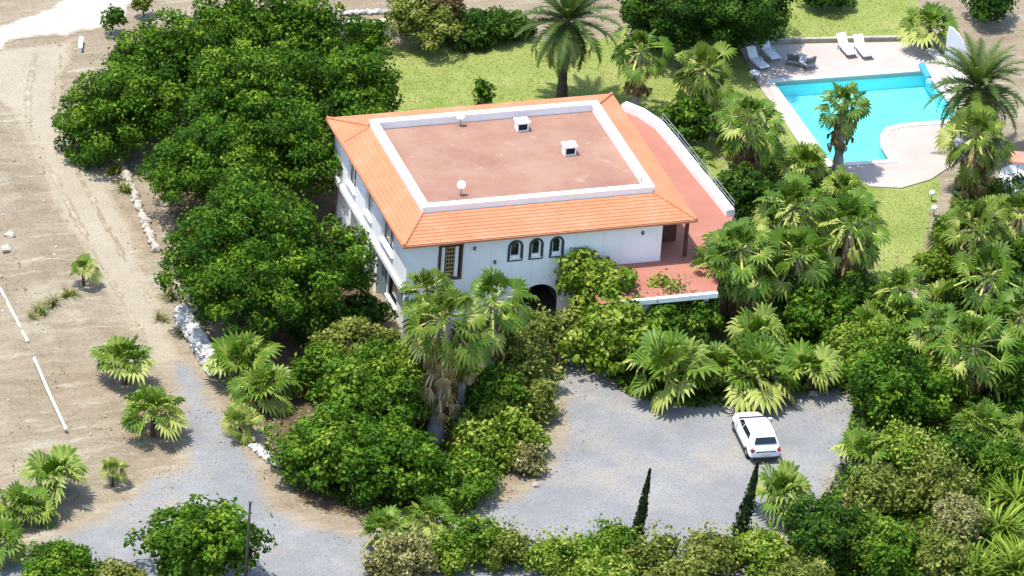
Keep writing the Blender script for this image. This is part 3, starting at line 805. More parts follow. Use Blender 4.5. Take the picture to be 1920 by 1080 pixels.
def fan_crown(seed, n=34, pet=1.1, rad=.78, lo=-48, mat='fan_green', tone=.45):
    rng = random.Random(seed); parts = []
    for i in range(n):
        q = i/(n-1); el = R(84-(84-lo)*q**.85+rng.uniform(-8, 8)); az = 2.39996*i+rng.uniform(-.25, .25)
        pl = pet*rng.uniform(.75, 1.3)*(.55+.45*min(1, q*2.2))
        tn = tone-.22+.34*q+rng.uniform(-.22, .26)+(.35 if rng.random() < .25*q else 0)  # lower fronds brighter, upper ones darker: the light they catch put into the tint
        parts.append(fan_leaf(rng, az, el, pl, rad*rng.uniform(.7, 1.12)*(.7+.3*min(1, q*3)), .12+.55*q, tone=tn))
    return gather(parts, 'crown', mat)
def fan_skirt(seed, n=34, length=1.9, rad=.62):
    rng = random.Random(seed); parts = []
    for i in range(n):
        az = 2.39996*i+rng.uniform(-.3, .3); z = -length*rng.uniform(.0, .62); el = R(rng.uniform(-86, -52)) if z < -.3 else R(rng.uniform(-70, -35))
        parts.append(fan_leaf(rng, az, el, rng.uniform(.55, .95), rad*rng.uniform(.75, 1.15), .55, .09, 8, (0.08*math.cos(az), .08*math.sin(az), z), 58, tone=rng.uniform(.15, .85)))
    return gather(parts, 'dead_frond_skirt', 'fan_dead')
def palm_trunk(seed, h, r_=.22, mat='palm_bark'):
    rng = random.Random(seed); m = MB(); pts = []; rad = []
    bx, by = rng.uniform(-.15, .15), rng.uniform(-.15, .15); n = max(5, int(h*3))
    for i in range(n+1):
        q = i/n; pts.append((bx*math.sin(q*2.2), by*math.sin(q*2.0), -.1+(h+.1)*q)); rad.append(r_*(1.35-.45*min(1, q*3))*(1+.06*((i % 2)*2-1)))
    return m.tube(pts, rad, 9).mesh('trunk', mat, True)
FANS = [fan_crown(1), fan_crown(2, 31, 1.05, .82, -42), fan_crown(3, 37, 1.15, .74, -52), fan_crown(4, 36, 1.1, .78, -55, 'fan_olive', .48), fan_crown(5, 34, 1.05, .8, -50, 'fan_olive', .45), fan_crown(6, 26, 1.2, .85, -40), fan_crown(7, 40, 1.0, .72, -58, 'fan_olive', .5), fan_crown(8, 29, 1.15, .8, -50)]
YOUNG = [fan_crown(11, 24, .85, .95, 2, tone=.62), fan_crown(12, 21, .8, 1.0, 5, tone=.64), fan_crown(13, 28, .95, .9, -6, tone=.64), fan_crown(14, 13, .7, .85, 8, 'fan_olive', .66)]
SKIRTS = [fan_skirt(21, 44, 2.3, .55), fan_skirt(22, 54, 2.9, .55), fan_skirt(23, 32, 1.6, .55), fan_skirt(24, 76, 4.3, .52)]
def fan_palm(px, py, h, r_, label, var=0, skirt=None, group='tall fan palms', tr=.24):
    SEED[0] += 1; rng = random.Random(SEED[0])
    g = G(px, py, h); t = thing('fan_palm', label, 'palm tree', (g[0], g[1], 0), rng.uniform(0, 6.28), group)
    s_ = r_*1.1/1.85
    c_ = link('crown', FANS[[var, (var+5) % 8][SEED[0] % 2]], t); c_.location = (0, 0, h); c_.scale = (s_, s_, s_*rng.uniform(.92, 1.15)); c_.rotation_euler = (rng.uniform(-.16, .16), rng.uniform(-.16, .16), 0)
    if skirt is not None:
        k2 = link('dead_frond_skirt', SKIRTS[skirt], t); k2.location = (0, 0, h-.05); k2.scale = (s_*.95, s_*.95, s_*1.05)
    link('trunk', palm_trunk(SEED[0], h, tr), t)
    return t
def young_palm(px, py, z, r_, label, var=0, group='low young fan palms', name='young_fan_palm'):
    SEED[0] += 1; rng = random.Random(SEED[0])
    g = G(px, py, z); t = thing(name, label, 'palm', (g[0], g[1], 0), rng.uniform(0, 6.28), group)
    s_ = r_*1.06/1.75; zc = max(.15, z-.35*s_)
    c_ = link('crown', YOUNG[var % 4], t); c_.location = (0, 0, zc); c_.scale = (s_, s_, s_*rng.uniform(.9, 1.2)); c_.rotation_euler = (rng.uniform(-.12, .12), rng.uniform(-.12, .12), 0)
    link('trunk', palm_trunk(SEED[0], zc, .13*s_, 'bark_dark'), t)
    return t
# date palm ------------------------------------------------------------------
def feather_crown(seed, n=54, L=3.1, lo=-45):
    rng = random.Random(seed); parts = []
    for i in range(n):
        q = i/(n-1); el = 80-(80-lo)*q+rng.uniform(-6, 6); az = 2.39996*i+rng.uniform(-.2, .2)
        V = []; F = []; T = []; p = Vector((0, 0, 0)); e = R(el); ln = L*rng.uniform(.85, 1.08); m = 16; pts = [p.copy()]
        for j in range(m):
            e -= R((3.2+3.0*q)*(1.2 if j > 8 else .7)); d = Vector((math.cos(az)*math.cos(e), math.sin(az)*math.cos(e), math.sin(e))); p = p+d*ln/m; pts.append(p.copy())
        side = Vector((-math.sin(az), math.cos(az), 0)); tone = .4+rng.uniform(-.2, .25)+.15*(q > .6)
        for j in range(m):
            a, b_ = pts[j], pts[j+1]; k0 = len(V); wd = .03*(1-j/m)+.008
            V += [a-side*wd, a+side*wd, b_+side*wd, b_-side*wd]; F += [(k0, k0+1, k0+2), (k0, k0+2, k0+3)]; T += [.95]*4
            if j < 2: continue
            d = (b_-a).normalized(); up = side.cross(d); up = up if up.z > 0 else -up
            ll = .52*math.sin(math.pi*min(1, (j+2.5)/(m+2)))+.08
            for hh in (0, .5):
                for sg in (1, -1):
                    o = a.lerp(b_, hh); tip = o+(side*sg*.75+d*.6+up*rng.uniform(.1, .45)).normalized()*ll-Vector((0, 0, .06))
                    k0 = len(V); V += [o-d*.06, o+d*.06, tip]; F += [(k0, k0+1, k0+2)]; tt = min(1, max(0, tone+rng.uniform(-.1, .1))); T += [tt, tt, min(1, tt+.1)]
        parts.append((V, F, T))
    return gather(parts, 'crown', 'feather')
FEATHERS = [feather_crown(31), feather_crown(32, 58, 3.1, -40)]
def date_palm(px, py, h, r_, label, var=0, bark='bark_dark', tr=.3):
    SEED[0] += 1
    g = G(px, py, h); t = thing('date_palm', label, 'palm tree', (g[0], g[1], 0), .7*var, 'feather leaved date palms')
    s_ = r_/2.55; c_ = link('crown', FEATHERS[var], t); c_.location = (0, 0, h); c_.scale = (s_, s_, s_)
    hb = MB()
    for i in range(26):
        a = 2.39996*i; z = h-.1-.55*i/26; hb.tube([(.2*math.cos(a), .2*math.sin(a), z), (.42*math.cos(a), .42*math.sin(a), z+.18)], [.07, .03], 5)
    link('frond_stubs', hb.mesh('frond_stubs', 'bark'), t)
    link('trunk', palm_trunk(SEED[0], h, tr, bark), t)
    return t
# blade rosette (yucca, agave, long grass) ------------------------------------
def blades(seed, n, L, wd, lo, hi, mat, arch_=1.0, spread=.1, tone=.5):
    rng = random.Random(seed); parts = []
    for i in range(n):
        az = rng.uniform(0, 6.283); e = R(rng.uniform(lo, hi)); ln = L*rng.uniform(.6, 1.1); V = []; F = []; T = []
        q = rng.uniform(0, spread); p = Vector((q*math.cos(az*3), q*math.sin(az*3), .02)); side = Vector((-math.sin(az), math.cos(az), 0)); m = 5; tn = min(1, max(0, tone+rng.uniform(-.35, .35)))
        for j in range(m+1):
            ww = wd*(1-(j/m)**2)*(.7+.6*min(1, j/1.5))*.5+.004
            V += [p-side*ww, p+side*ww]; T += [tn, tn]
            d = Vector((math.cos(az)*math.cos(e), math.sin(az)*math.cos(e), math.sin(e))); p = p+d*ln/m; e -= R(14*arch_)
            p.z = max(p.z, .02)
        for j in range(m): F += [(2*j, 2*j+1, 2*j+3), (2*j, 2*j+3, 2*j+2)]
        parts.append((V, F, T))
    return gather(parts, 'leaves', mat)
def rosette(px, py, z, label, name, cat, mesh, s_, group=None):
    SEED[0] += 1; g = G(px, py, z); o = link(name, mesh); o.location = (float(g[0]), float(g[1]), .02); o.rotation_euler = (0, 0, SEED[0]*1.3); o.scale = (s_, s_, s_)
    return tag(o, label, cat, group)
YUCCA = blades(41, 60, 1.5, .11, 5, 85, 'leaf_mid', .5)
LONG = blades(42, 150, 2.3, .12, 35, 88, 'leaf_bright', 1.1, .8, .5)
TUFT = blades(43, 90, 1.0, .05, 30, 88, 'leaf_olive', 1.0, .35)
DRYT = blades(44, 80, 1.0, .05, 25, 88, 'leaf_dry', 1.0, .4)

# ------------------------------------------------------------------ planting
g_big = 'dark leafy trees left of the villa'
broadleaf(215, 215, 2.5, 3.3, 2.5, 'dark leafy tree nearest the dirt track bend, left end of the grove', group=g_big, n=7, low=-.85)
broadleaf(325, 125, 3.4, 3.0, 2.6, 'dark leafy tree in the upper left of the grove, beside the small sapling', group=g_big)
broadleaf(425, 70, 4.0, 2.7, 2.5, 'dark leafy tree at the far top of the grove, cut by the picture edge', group=g_big)
broadleaf(565, 75, 4.0, 3.0, 2.5, 'dark leafy tree at the rear of the grove, next to the white boundary wall', group=g_big)
broadleaf(470, 195, 4.2, 3.7, 2.9, 'wide dark leafy tree in the middle of the grove', group=g_big, n=7)
broadleaf(650, 190, 3.2, 3.1, 2.4, 'dark leafy tree reaching over the lawn behind the villa roof corner', group=g_big)
broadleaf(400, 320, 3.2, 3.2, 2.6, 'dark leafy tree with shaded soil beneath, behind the pale rubble wall', group=g_big)
broadleaf(550, 300, 3.2, 2.8, 2.6, 'dark leafy tree touching the rear left corner of the villa', group=g_big)
broadleaf(476, 490, 3.8, 5.5, 3.3, 'largest round leafy tree, in front of the grove beside the left wall of the villa', group=g_big, n=9, dens=.95, low=-.6)
broadleaf(1325, -15, 3.8, 4.8, 3.2, 'deep green shade tree at the top of the picture beyond the lawn palms', 'leaf_deep', n=7, dens=1.1, low=-.8)
broadleaf(1245, 25, 2.6, 2.5, 2.2, 'smaller deep green tree between the date palm and the shade tree at the top', 'leaf_deep', n=5, low=-.8)
broadleaf(1385, 30, 2.2, 2.4, 1.9, 'smaller deep green tree beside the far left pool deck corner', 'leaf_deep', n=5, low=-.8)

g_m = 'big rounded bushes in the front bed'
broadleaf(690, 745, 2.3, 3.1, 2.2, 'rounded bush with a lighter top at the rear of the front bed', 'leaf_mid', 'bush', 'bush', g_m, 6, lsize=.26, puff=.62)
broadleaf(615, 845, 1.8, 3.0, 2.0, 'rounded dark bush at the left front of the bed, over the track', 'leaf_mid', 'bush', 'bush', g_m, 6, lsize=.26, puff=.62)
broadleaf(735, 870, 1.7, 2.9, 1.9, 'rounded dark bush at the front of the bed below the tall palm', 'leaf_dark', 'bush', 'bush', g_m, 6, lsize=.26, puff=.62)
broadleaf(655, 655, 1.4, 2.0, 1.2, 'olive low bush against the front left corner of the villa', 'leaf_olive', 'bush', 'bush', None, 4, lsize=.22, puff=.5, trunk=False)
g_h = 'loose shrubs beside the drive, right of the tall palm'
for px, py, z, r_, rz, mt, lb in [
        (960, 825, 1.0, 1.9, 1.2, 'leaf_bright', 'bright loose shrub at the widest bulge of the front bed'),
        (890, 895, .9, 1.6, 1.0, 'leaf_mid', 'leafy shrub at the lower tip of the front bed'),
        (1000, 755, 1.0, 1.3, 1.1, 'leaf_olive', 'olive shrub leaning over the edge of the drive'),
        (985, 690, 1.4, 1.7, 1.5, 'leaf_olive', 'tall feathery olive shrub below the second palm'),
        (955, 635, 1.8, 1.7, 1.6, 'leaf_olive', 'yellowish tall shrub in front of the entrance arch'),
        (925, 750, 1.4, 1.7, 1.4, 'leaf_mid', 'green shrub just right of the tall palm trunk'),
        (985, 865, .6, 1.0, .7, 'leaf_dry', 'dry brown shrub on the gravel side of the front bed')]:
    broadleaf(px, py, z, r_, rz, lb, mt, 'shrub', 'shrub', g_h, 4, lsize=.22, puff=.45, trunk=False, spike=.6, dens=.9)
fan_palm(830, 600, 7.6, 2.5, 'tallest fan palm with a dry skirt and bare grey trunk in the front bed', 3, 3, tr=.42)
fan_palm(925, 565, 6.2, 2.1, 'fan palm in front of the entrance facade, right beside the tallest one', 0, 0)
fan_palm(800, 545, 6.9, 1.7, 'fan palm head at the villa front left corner, behind the tallest one', 4, 2)
young_palm(455, 675, 1.6, 2.2, 'bushy young fan palm behind the end of the white stone wall', 0)
young_palm(495, 720, 1.3, 2.0, 'young fan palm squeezed between the stone wall and the front bed', 2)
young_palm(450, 790, 1.0, 1.6, 'yellowing young fan palm at the roadside, lowest of the wall group', 3)
young_palm(560, 715, .9, 1.2, 'small young palm with pale yellow fronds on the bare soil patch', 3)
# left field
g_y = 'low young fan palms'
young_palm(158, 500, 1.2, 1.15, 'lone sparse young palm on the dirt slope with a dry strip beside it', 3)
young_palm(235, 672, 1.7, 1.9, 'young fan palm at the field edge, upper of the pair above the road fork', 0)
young_palm(288, 765, 1.8, 1.9, 'young fan palm with a round shadow on the gravel, lower of the pair', 2)
young_palm(105, 885, 1.7, 2.0, 'young fan palm in the hedge left of the road fork', 1)
young_palm(212, 878, 1.1, 1.1, 'smallest young fan palm at the corner of the road fork', 3)
young_palm(35, 945, 1.1, 1.6, 'young fan palm in the left hedge, half hidden by its neighbour', 0)
young_palm(-5, 1010, 1.3, 1.7, 'young fan palm cut by the left picture edge', 2)
young_palm(75, 955, .7, 1.2, 'dark low young palm filling the left hedge gap', 1)
broadleaf(380, 1035, 2.2, 3.3, 2.1, 'round leafy tree at the bottom of the picture beside the thin pole', 'leaf_dark', 'shade_tree', 'tree', None, 7, lsize=.28)
broadleaf(115, 1075, .9, 2.3, 1.1, 'low olive green bush at the bottom left corner', 'leaf_mid', 'bush', 'bush', None, 4, lsize=.2, puff=.5, trunk=False)
broadleaf(210, 1090, .5, 1.5, .6, 'dry low scrub between the bottom left bush and the round tree', 'leaf_olive', 'shrub', 'shrub', None, 3, lsize=.18, puff=.4, trunk=False)
for i, (px, py, s_, me) in enumerate([(100, 575, 1.0, DRYT), (75, 590, .8, TUFT), (130, 560, .9, TUFT), (60, 600, .7, DRYT)]):
    rosette(px, py, 0, ['dry brown grass tuft in the strip near the lone palm', 'greenish grass tuft left of the lone palm', 'olive grass tuft right under the lone palm', 'brown grass tuft ending the dry strip'][i], 'grass_tuft', 'grass tuft', me, s_, 'grass tufts by the lone palm')
for i, (px, py, s_, me) in enumerate([(345, 630, .8, TUFT), (320, 560, .9, DRYT), (235, 360, .8, TUFT), (215, 325, 1.0, TUFT), (300, 600, .7, DRYT)]):
    rosette(px, py, 0, ['olive grass tuft under the white stone wall', 'dry grass tuft above the top end of the white stone wall', 'green grass tuft midway along the pale rubble wall', 'grass tuft at the upper end of the pale rubble wall', 'dry grass tuft on the track verge'][i], 'grass_tuft', 'grass tuft', me, s_, 'grass tufts along the track')
# top
broadleaf(208, 38, 1.0, .55, .7, 'tiny dark sapling beside the pale track at the top left', 'leaf_dark', 'sapling', 'sapling', None, 2, lsize=.2, puff=.3)
broadleaf(268, 10, .8, .6, .7, 'thin olive sapling at the top picture edge', 'leaf_olive', 'sapling', 'sapling', None, 2, lsize=.18, puff=.3)
broadleaf(790, 42, 1.5, 2.1, 1.5, 'brownish bush with red flowers at the far lawn edge', 'leaf_olive', 'flowering_bush', 'bush', None, 5, lsize=.2, puff=.5)
broadleaf(815, 20, 1.9, 1.3, 1.0, 'red flowering shrub top behind the brownish bush', 'leaf_red', 'flowering_bush', 'bush', None, 3, lsize=.2, puff=.45)
broadleaf(900, 58, .7, 2.0, .8, 'dark low hedge bush under the row of white stones', 'leaf_deep', 'bush', 'bush', None, 4, lsize=.2, puff=.45, trunk=False)
broadleaf(960, 55, .6, 1.3, .7, 'small dark hedge bush left of the date palm trunk', 'leaf_deep', 'bush', 'bush', None, 3, lsize=.2, puff=.45, trunk=False)
broadleaf(690, 75, .9, 1.3, .9, 'small dark bush in front of the white boundary wall', 'leaf_dark', 'bush', 'bush', None, 3, lsize=.2, puff=.45, trunk=False)
rosette(840, 80, 0, 'dark spiky yucca at the far edge of the lawn', 'yucca', 'yucca', YUCCA, 1.25)
broadleaf(903, 180, .7, .6, .7, 'small leafy shrub on the lawn just behind the roof edge', 'leaf_dark', 'sapling', 'sapling', None, 2, lsize=.2, puff=.3)
date_palm(1065, 42, 5.3, 3.0, 'feathery date palm with a dark trunk on the lawn behind the villa', 0)
fan_palm(1200, 95, 4.2, 1.75, 'fan palm with a dark dead skirt right of the date palm', 0, 0)
fan_palm(1322, 130, 4.4, 2.0, 'fan palm beside the lounger end of the pool deck', 4, 1)
fan_palm(1405, 225, 4.2, 2.05, 'fan palm with a broad brown skirt left of the pool', 3, 1)
fan_palm(1583, 195, 4.6, 1.65, 'narrow fan palm standing in front of the pool water', 1, 1, tr=.3)
date_palm(1835, 165, 4.4, 3.0, 'date palm with long dark fronds at the right side of the pool', 1, 'bark', .28)
fan_palm(1832, 255, 4.0, 2.2, 'shaggy fan palm with dead fronds below the pool side date palm', 4, 1)
young_palm(1742, 42, 1.8, 1.9, 'dark dense young palm at the top right corner of the pool deck', 2)
broadleaf(1855, 8, 1.3, 1.5, 1.2, 'dark bush at the top right edge of the garden by the bare soil', 'leaf_deep', 'bush', 'bush', None, 4, lsize=.22, puff=.45)
broadleaf(1545, -12, 1.0, 1.6, 1.0, 'dark bush cut by the top picture edge above the pool lawn', 'leaf_deep', 'bush', 'bush', None, 3, lsize=.22, puff=.45)
# around the terrace
broadleaf(1092, 515, 3.4, 1.3, 1.2, 'tall lobe of leafy shrub right of the arched windows', 'leaf_bright', 'flowering_shrub', 'shrub', None, 3, lsize=.30, puff=.5)
broadleaf(1150, 562, 2.7, 2.1, 1.5, 'large leafy shrub with white blossoms hiding the terrace front', 'leaf_bright', 'flowering_shrub', 'shrub', None, 5, lsize=.30, puff=.55)
broadleaf(1145, 645, 1.8, 2.3, 1.8, 'leafy shrub right of the entrance path', 'leaf_bright', 'flowering_shrub', 'shrub', None, 5, lsize=.30, puff=.55)
broadleaf(1255, 582, 1.9, 1.6, 1.35, 'feathery olive shrub below the terrace kerb', 'leaf_olive', 'shrub', 'shrub', None, 4, lsize=.2, puff=.45, spike=.8)
broadleaf(1285, 650, .8, 1.7, .9, 'dark low shrub below the teal tank', 'leaf_deep', 'shrub', 'shrub', None, 4, lsize=.24, puff=.5, trunk=False)
fan_palm(1388, 470, 4.3, 2.4, 'skirted fan palm nearest the villa terrace corner', 3, 0)
fan_palm(1490, 390, 4.6, 2.3, 'fan palm in the terrace cluster, behind towards the pool', 0, 0)
fan_palm(1590, 420, 4.3, 2.45, 'largest skirted fan palm in the cluster between terrace and lawn strip', 3, 0)
fan_palm(1495, 480, 3.9, 2.1, 'darker fan palm in the middle of the terrace cluster', 1, 0)
fan_palm(1300, 300, 2.6, 1.3, 'small fan palm pressed against the curved terrace wall', 1, None, 'low fan palms')
young_palm(1510, 300, 1.6, 1.5, 'dark young palm at the lower left pool deck edge', 0)
young_palm(1580, 345, 1.4, 1.5, 'dark young palm at the foot of the narrow pool palm', 1)
broadleaf(1395, 370, 1.2, 1.8, 1.2, 'dark bush under the railing of the curved terrace', 'leaf_deep', 'bush', 'bush', None, 4, lsize=.24, puff=.5)
broadleaf(1290, 240, 1.5, 1.5, 1.4, 'dark green bush beside the curved terrace wall, below the deck palms', 'leaf_dark', 'bush', 'bush', None, 4, lsize=.24, puff=.5)
broadleaf(1530, 590, 1.2, 2.2, 1.3, 'dark broad shrub in the shade below the terrace palm cluster', 'leaf_dark', 'shrub', 'shrub', None, 5, lsize=.3, puff=.5)
g_f = 'low broad fan palms above the drive'
young_palm(1255, 690, 2.0, 2.8, 'broad low fan palm above the drive, left of the pair', 0, g_f)
young_palm(1415, 690, 1.9, 2.6, 'broad low fan palm above the drive, right of the pair over the car', 2, g_f)
young_palm(1520, 690, 1.5, 1.9, 'broad low fan palm at the right end of the drive', 1, g_f)
young_palm(1330, 680, 1.6, 1.8, 'darker low fan palm between the broad pair', 1, g_f)
young_palm(1420, 620, 2.0, 1.8, 'shaded low fan palm behind the broad pair, under the skirted palms', 1, g_f)
# right garden
g_r = 'fan palms in the right garden'
fan_palm(1830, 430, 3.2, 2.4, 'fan palm in the right garden below the pool side palms', 3, 2, g_r)
fan_palm(1852, 520, 3.0, 2.3, 'fan palm with yellow lower leaves in the right garden', 0, 2, g_r)
fan_palm(1915, 400, 3.0, 1.9, 'fan palm cut by the right edge below the white patio', 4, 2, g_r)
fan_palm(1825, 650, 3.1, 2.5, 'shaggy fan palm with hanging yellow fronds low in the right garden', 3, 0, g_r)
fan_palm(1915, 590, 2.8, 1.9, 'fan palm at the right edge above the shaggy one', 1, 2, g_r)
young_palm(1690, 590, 1.6, 2.0, 'fan palm at the foot of the lawn strip, left one', 0, 'fan palms at the lawn strip')
young_palm(1770, 560, 1.6, 1.8, 'fan palm at the foot of the lawn strip, right one', 3, 'fan palms at the lawn strip')
young_palm(1625, 600, 1.3, 1.5, 'smaller fan palm in the shade right of the skirted cluster', 1, 'fan palms at the lawn strip')
young_palm(1740, 640, 1.4, 1.7, 'pale green fan palm above the dense dark bush', 2, 'fan palms at the lawn strip')
broadleaf(1790, 440, .9, 1.3, .9, 'green bush along the right side of the lawn strip', 'leaf_mid', 'bush', 'bush', None, 3, lsize=.22, puff=.45, trunk=False)
broadleaf(1745, 500, .8, 1.1, .8, 'small green bush at the narrow end of the lawn strip', 'leaf_bright', 'bush', 'bush', None, 3, lsize=.22, puff=.45, trunk=False)
broadleaf(1640, 690, 1.2, 1.7, 1.2, 'green shrub between the drive end and the dense dark bush', 'leaf_mid', 'bush', 'bush', None, 4, lsize=.24, puff=.5, trunk=False)
broadleaf(1690, 735, 1.9, 2.9, 1.9, 'dense dark bush at the right end of the drive', 'leaf_dark', 'bush', 'bush', None, 6, lsize=.26, puff=.6)
broadleaf(1900, 700, 1.5, 1.8, 1.5, 'dark bush at the right edge beside the shaggy palm', 'leaf_dark', 'bush', 'bush', None, 4, lsize=.26, puff=.55)
young_palm(1845, 790, 1.5, 1.8, 'low palm with pale leaf tips below the shaggy palm', 2, 'low palms in the lower right garden')
young_palm(1925, 810, 1.2, 1.5, 'low palm half outside the right edge', 0, 'low palms in the lower right garden')
young_palm(1620, 845, 1.5, 1.8, 'low palm at the right verge of the drive behind the car', 0, 'low palms in the lower right garden')
young_palm(1465, 920, 1.5, 2.0, 'low palm beside the broad cypress in front of the car', 1, 'low palms in the lower right garden')
g_s = 'tangled shrubs in the lower right garden'
for px, py, z, r_, rz, mt, sp, lb in [
        (1705, 860, 1.2, 1.9, 1.3, 'leaf_bright', .8, 'yellow green tangled shrub right of the verge palm'),
        (1760, 910, 1.1, 1.8, 1.2, 'leaf_olive', 1.0, 'olive twiggy shrub next to the dry pinkish patch'),
        (1640, 930, 1.0, 1.9, 1.1, 'leaf_olive', .8, 'olive shrub between the verge palm and the dark bottom bush'),
        (1560, 1010, 1.4, 2.4, 1.5, 'leaf_deep', .2, 'dark round shrub at the bottom, right of the cypresses'),
        (1660, 1040, 1.2, 2.2, 1.3, 'leaf_mid', .4, 'green shrub at the bottom edge beside the dark round one'),
        (1800, 980, .9, 1.6, 1.0, 'leaf_dry', .8, 'dry brown shrub below the pinkish patch'),
        (1760, 1050, .9, 1.6, 1.0, 'leaf_olive', 1.0, 'olive shrub at the bottom edge next to the long bright grass'),
        (1435, 1045, .9, 1.7, .9, 'leaf_bright', .8, 'bright shrub at the foot of the broad cypress'),
        (1500, 1090, .8, 1.6, .9, 'leaf_olive', .8, 'olive shrub at the bottom edge under the dark round one'),
        (1340, 1045, .7, 1.7, .9, 'leaf_olive', 1.0, 'pale olive shrub at the bottom edge between the cypresses')]:
    broadleaf(px, py, z, r_, rz, lb, mt, 'shrub', 'shrub', g_s, 4, lsize=.21, puff=.45, trunk=False, spike=sp)
for px, py, s_, lb in [(1870, 990, 1.2, 'tall clump of long bright grass at the right'), (1910, 1060, 1.25, 'clump of long bright grass in the bottom right corner'), (1830, 1060, 1.0, 'shorter clump of bright grass left of the corner clump'), (1905, 930, .95, 'clump of bright grass near the right edge above the tall clump')]:
    rosette(px, py, 0.8, lb, 'long_grass', 'grass clump', LONG, s_, 'clumps of long bright grass')
g_b = 'shrubs along the bottom verge'
young_palm(725, 990, 1.4, 1.7, 'low palm on the bottom verge, left one of two', 0, 'low palms on the bottom verge')
young_palm(805, 965, 1.2, 1.4, 'low palm on the bottom verge, right one of two', 2, 'low palms on the bottom verge')
for px, py, z, r_, rz, mt, sp, lb in [
        (760, 1050, .9, 1.7, 1.0, 'leaf_dry', .6, 'dry yellow brown shrub below the verge palms'),
        (840, 1045, .7, 1.3, .8, 'leaf_bright', .8, 'bright shrub right of the dry verge shrub'),
        (890, 1025, 1.0, 1.5, 1.2, 'leaf_mid', 1.0, 'spiky green shrub on the bottom verge'),
        (950, 1035, .8, 1.3, 1.0, 'leaf_olive', .8, 'olive shrub right of the spiky green one'),
        (1040, 1050, .7, 1.4, .9, 'leaf_bright', 1.2, 'thin pale shrub at the bottom middle'),
        (1140, 1030, 1.0, 1.5, 1.1, 'leaf_mid', .6, 'green shrub left of the slim cypress'),
        (1125, 1085, .7, 1.6, .8, 'leaf_bright', .8, 'bright low shrub at the bottom edge under the slim cypress'),
        (1215, 1045, .7, 1.3, .9, 'leaf_olive', 1.2, 'twiggy olive shrub at the foot of the slim cypress'),
        (1275, 1085, .6, 1.5, .8, 'leaf_olive', 1.0, 'olive low shrub right of the twiggy one')]:
    broadleaf(px, py, z, r_, rz, lb, mt, 'shrub', 'shrub', g_b, 3, lsize=.2, puff=.42, trunk=False, spike=sp)
fan_palm(872, 640, 5.2, 1.8, 'lower fan palm head between the tallest palm and the second one', 4, 2)
broadleaf(1085, 620, 1.2, 1.1, 1.2, 'olive shrub touching the right pier of the entrance arch', 'leaf_olive', 'shrub', 'shrub', None, 3, lsize=.22, puff=.42, trunk=False)
broadleaf(1240, 620, 1.3, 1.6, 1.3, 'leafy shrub behind the left broad fan palm', 'leaf_mid', 'shrub', 'shrub', None, 4, lsize=.24, puff=.48, trunk=False)
broadleaf(600, 700, 1.2, 1.6, 1.2, 'bright loose shrub at the top left of the front bed', 'leaf_mid', 'shrub', 'shrub', None, 4, lsize=.24, puff=.48, trunk=False)
broadleaf(690, 690, 1.0, 1.6, 1.0, 'green shrub at the foot of the villa front left corner', 'leaf_mid', 'shrub', 'shrub', None, 4, lsize=.22, puff=.45, trunk=False)
broadleaf(780, 700, 1.6, 1.8, 1.5, 'leafy bush just left of the tallest palm trunk', 'leaf_bright', 'bush', 'bush', None, 4, lsize=.24, puff=.5)
broadleaf(830, 920, 1.0, 1.8, 1.1, 'dark shrub at the front edge of the bed below the tallest palm trunk', 'leaf_mid', 'shrub', 'shrub', None, 4, lsize=.24, puff=.5, trunk=False)
broadleaf(900, 820, 1.1, 1.6, 1.2, 'leafy shrub right of the tallest palm trunk base', 'leaf_bright', 'shrub', 'shrub', None, 4, lsize=.24, puff=.48, trunk=False)
broadleaf(590, 610, 1.0, 1.8, 1.0, 'added dark bush deepening the shade under the largest leafy tree', 'leaf_deep', 'bush', 'bush', None, 4, lsize=.24, puff=.5, trunk=False)  # added to darken the shaded ground under the tree
broadleaf(1005, 640, 1.2, 1.2, 1.3, 'feathery olive shrub left of the entrance path', 'leaf_olive', 'shrub', 'shrub', None, 3, lsize=.22, puff=.42, trunk=False, spike=.6)
broadleaf(1228, 572, 2.0, 1.4, 1.25, 'bright shrub against the terrace kerb, right of the blossoming one', 'leaf_bright', 'shrub', 'shrub', None, 4, lsize=.24, puff=.48)
fan_palm(1345, 500, 3.5, 1.8, 'fan palm leaning over the front right corner of the terrace', 0, 0)
fan_palm(1770, 620, 2.8, 2.0, 'fan palm left of the shaggy one in the right garden', 3, 2, 'fan palms in the right garden')
fan_palm(1690, 545, 2.4, 1.8, 'short fan palm at the lower end of the lawn strip', 0, 2, 'fan palms in the right garden')
broadleaf(1305, 600, 1.5, 1.3, 1.2, 'dark leafy shrub hiding the terrace pillar', 'leaf_mid', 'shrub', 'shrub', None, 4, lsize=.24, puff=.48, trunk=False)
broadleaf(690, 648, .8, 1.5, .8, 'pale olive low shrub at the foot of the villa left wall', 'leaf_olive', 'shrub', 'shrub', None, 4, lsize=.2, puff=.42, trunk=False)
broadleaf(683, 590, .8, 1.2, .9, 'dark shrub in the shade between the largest leafy tree and the villa left wall', 'leaf_deep', 'shrub', 'shrub', None, 3, lsize=.22, puff=.42, trunk=False)
broadleaf(640, 615, .7, 1.3, .8, 'low dark shrub under the right edge of the largest leafy tree', 'leaf_mid', 'shrub', 'shrub', None, 3, lsize=.22, puff=.42, trunk=False)
g_k = 'filler shrubs of the right garden'
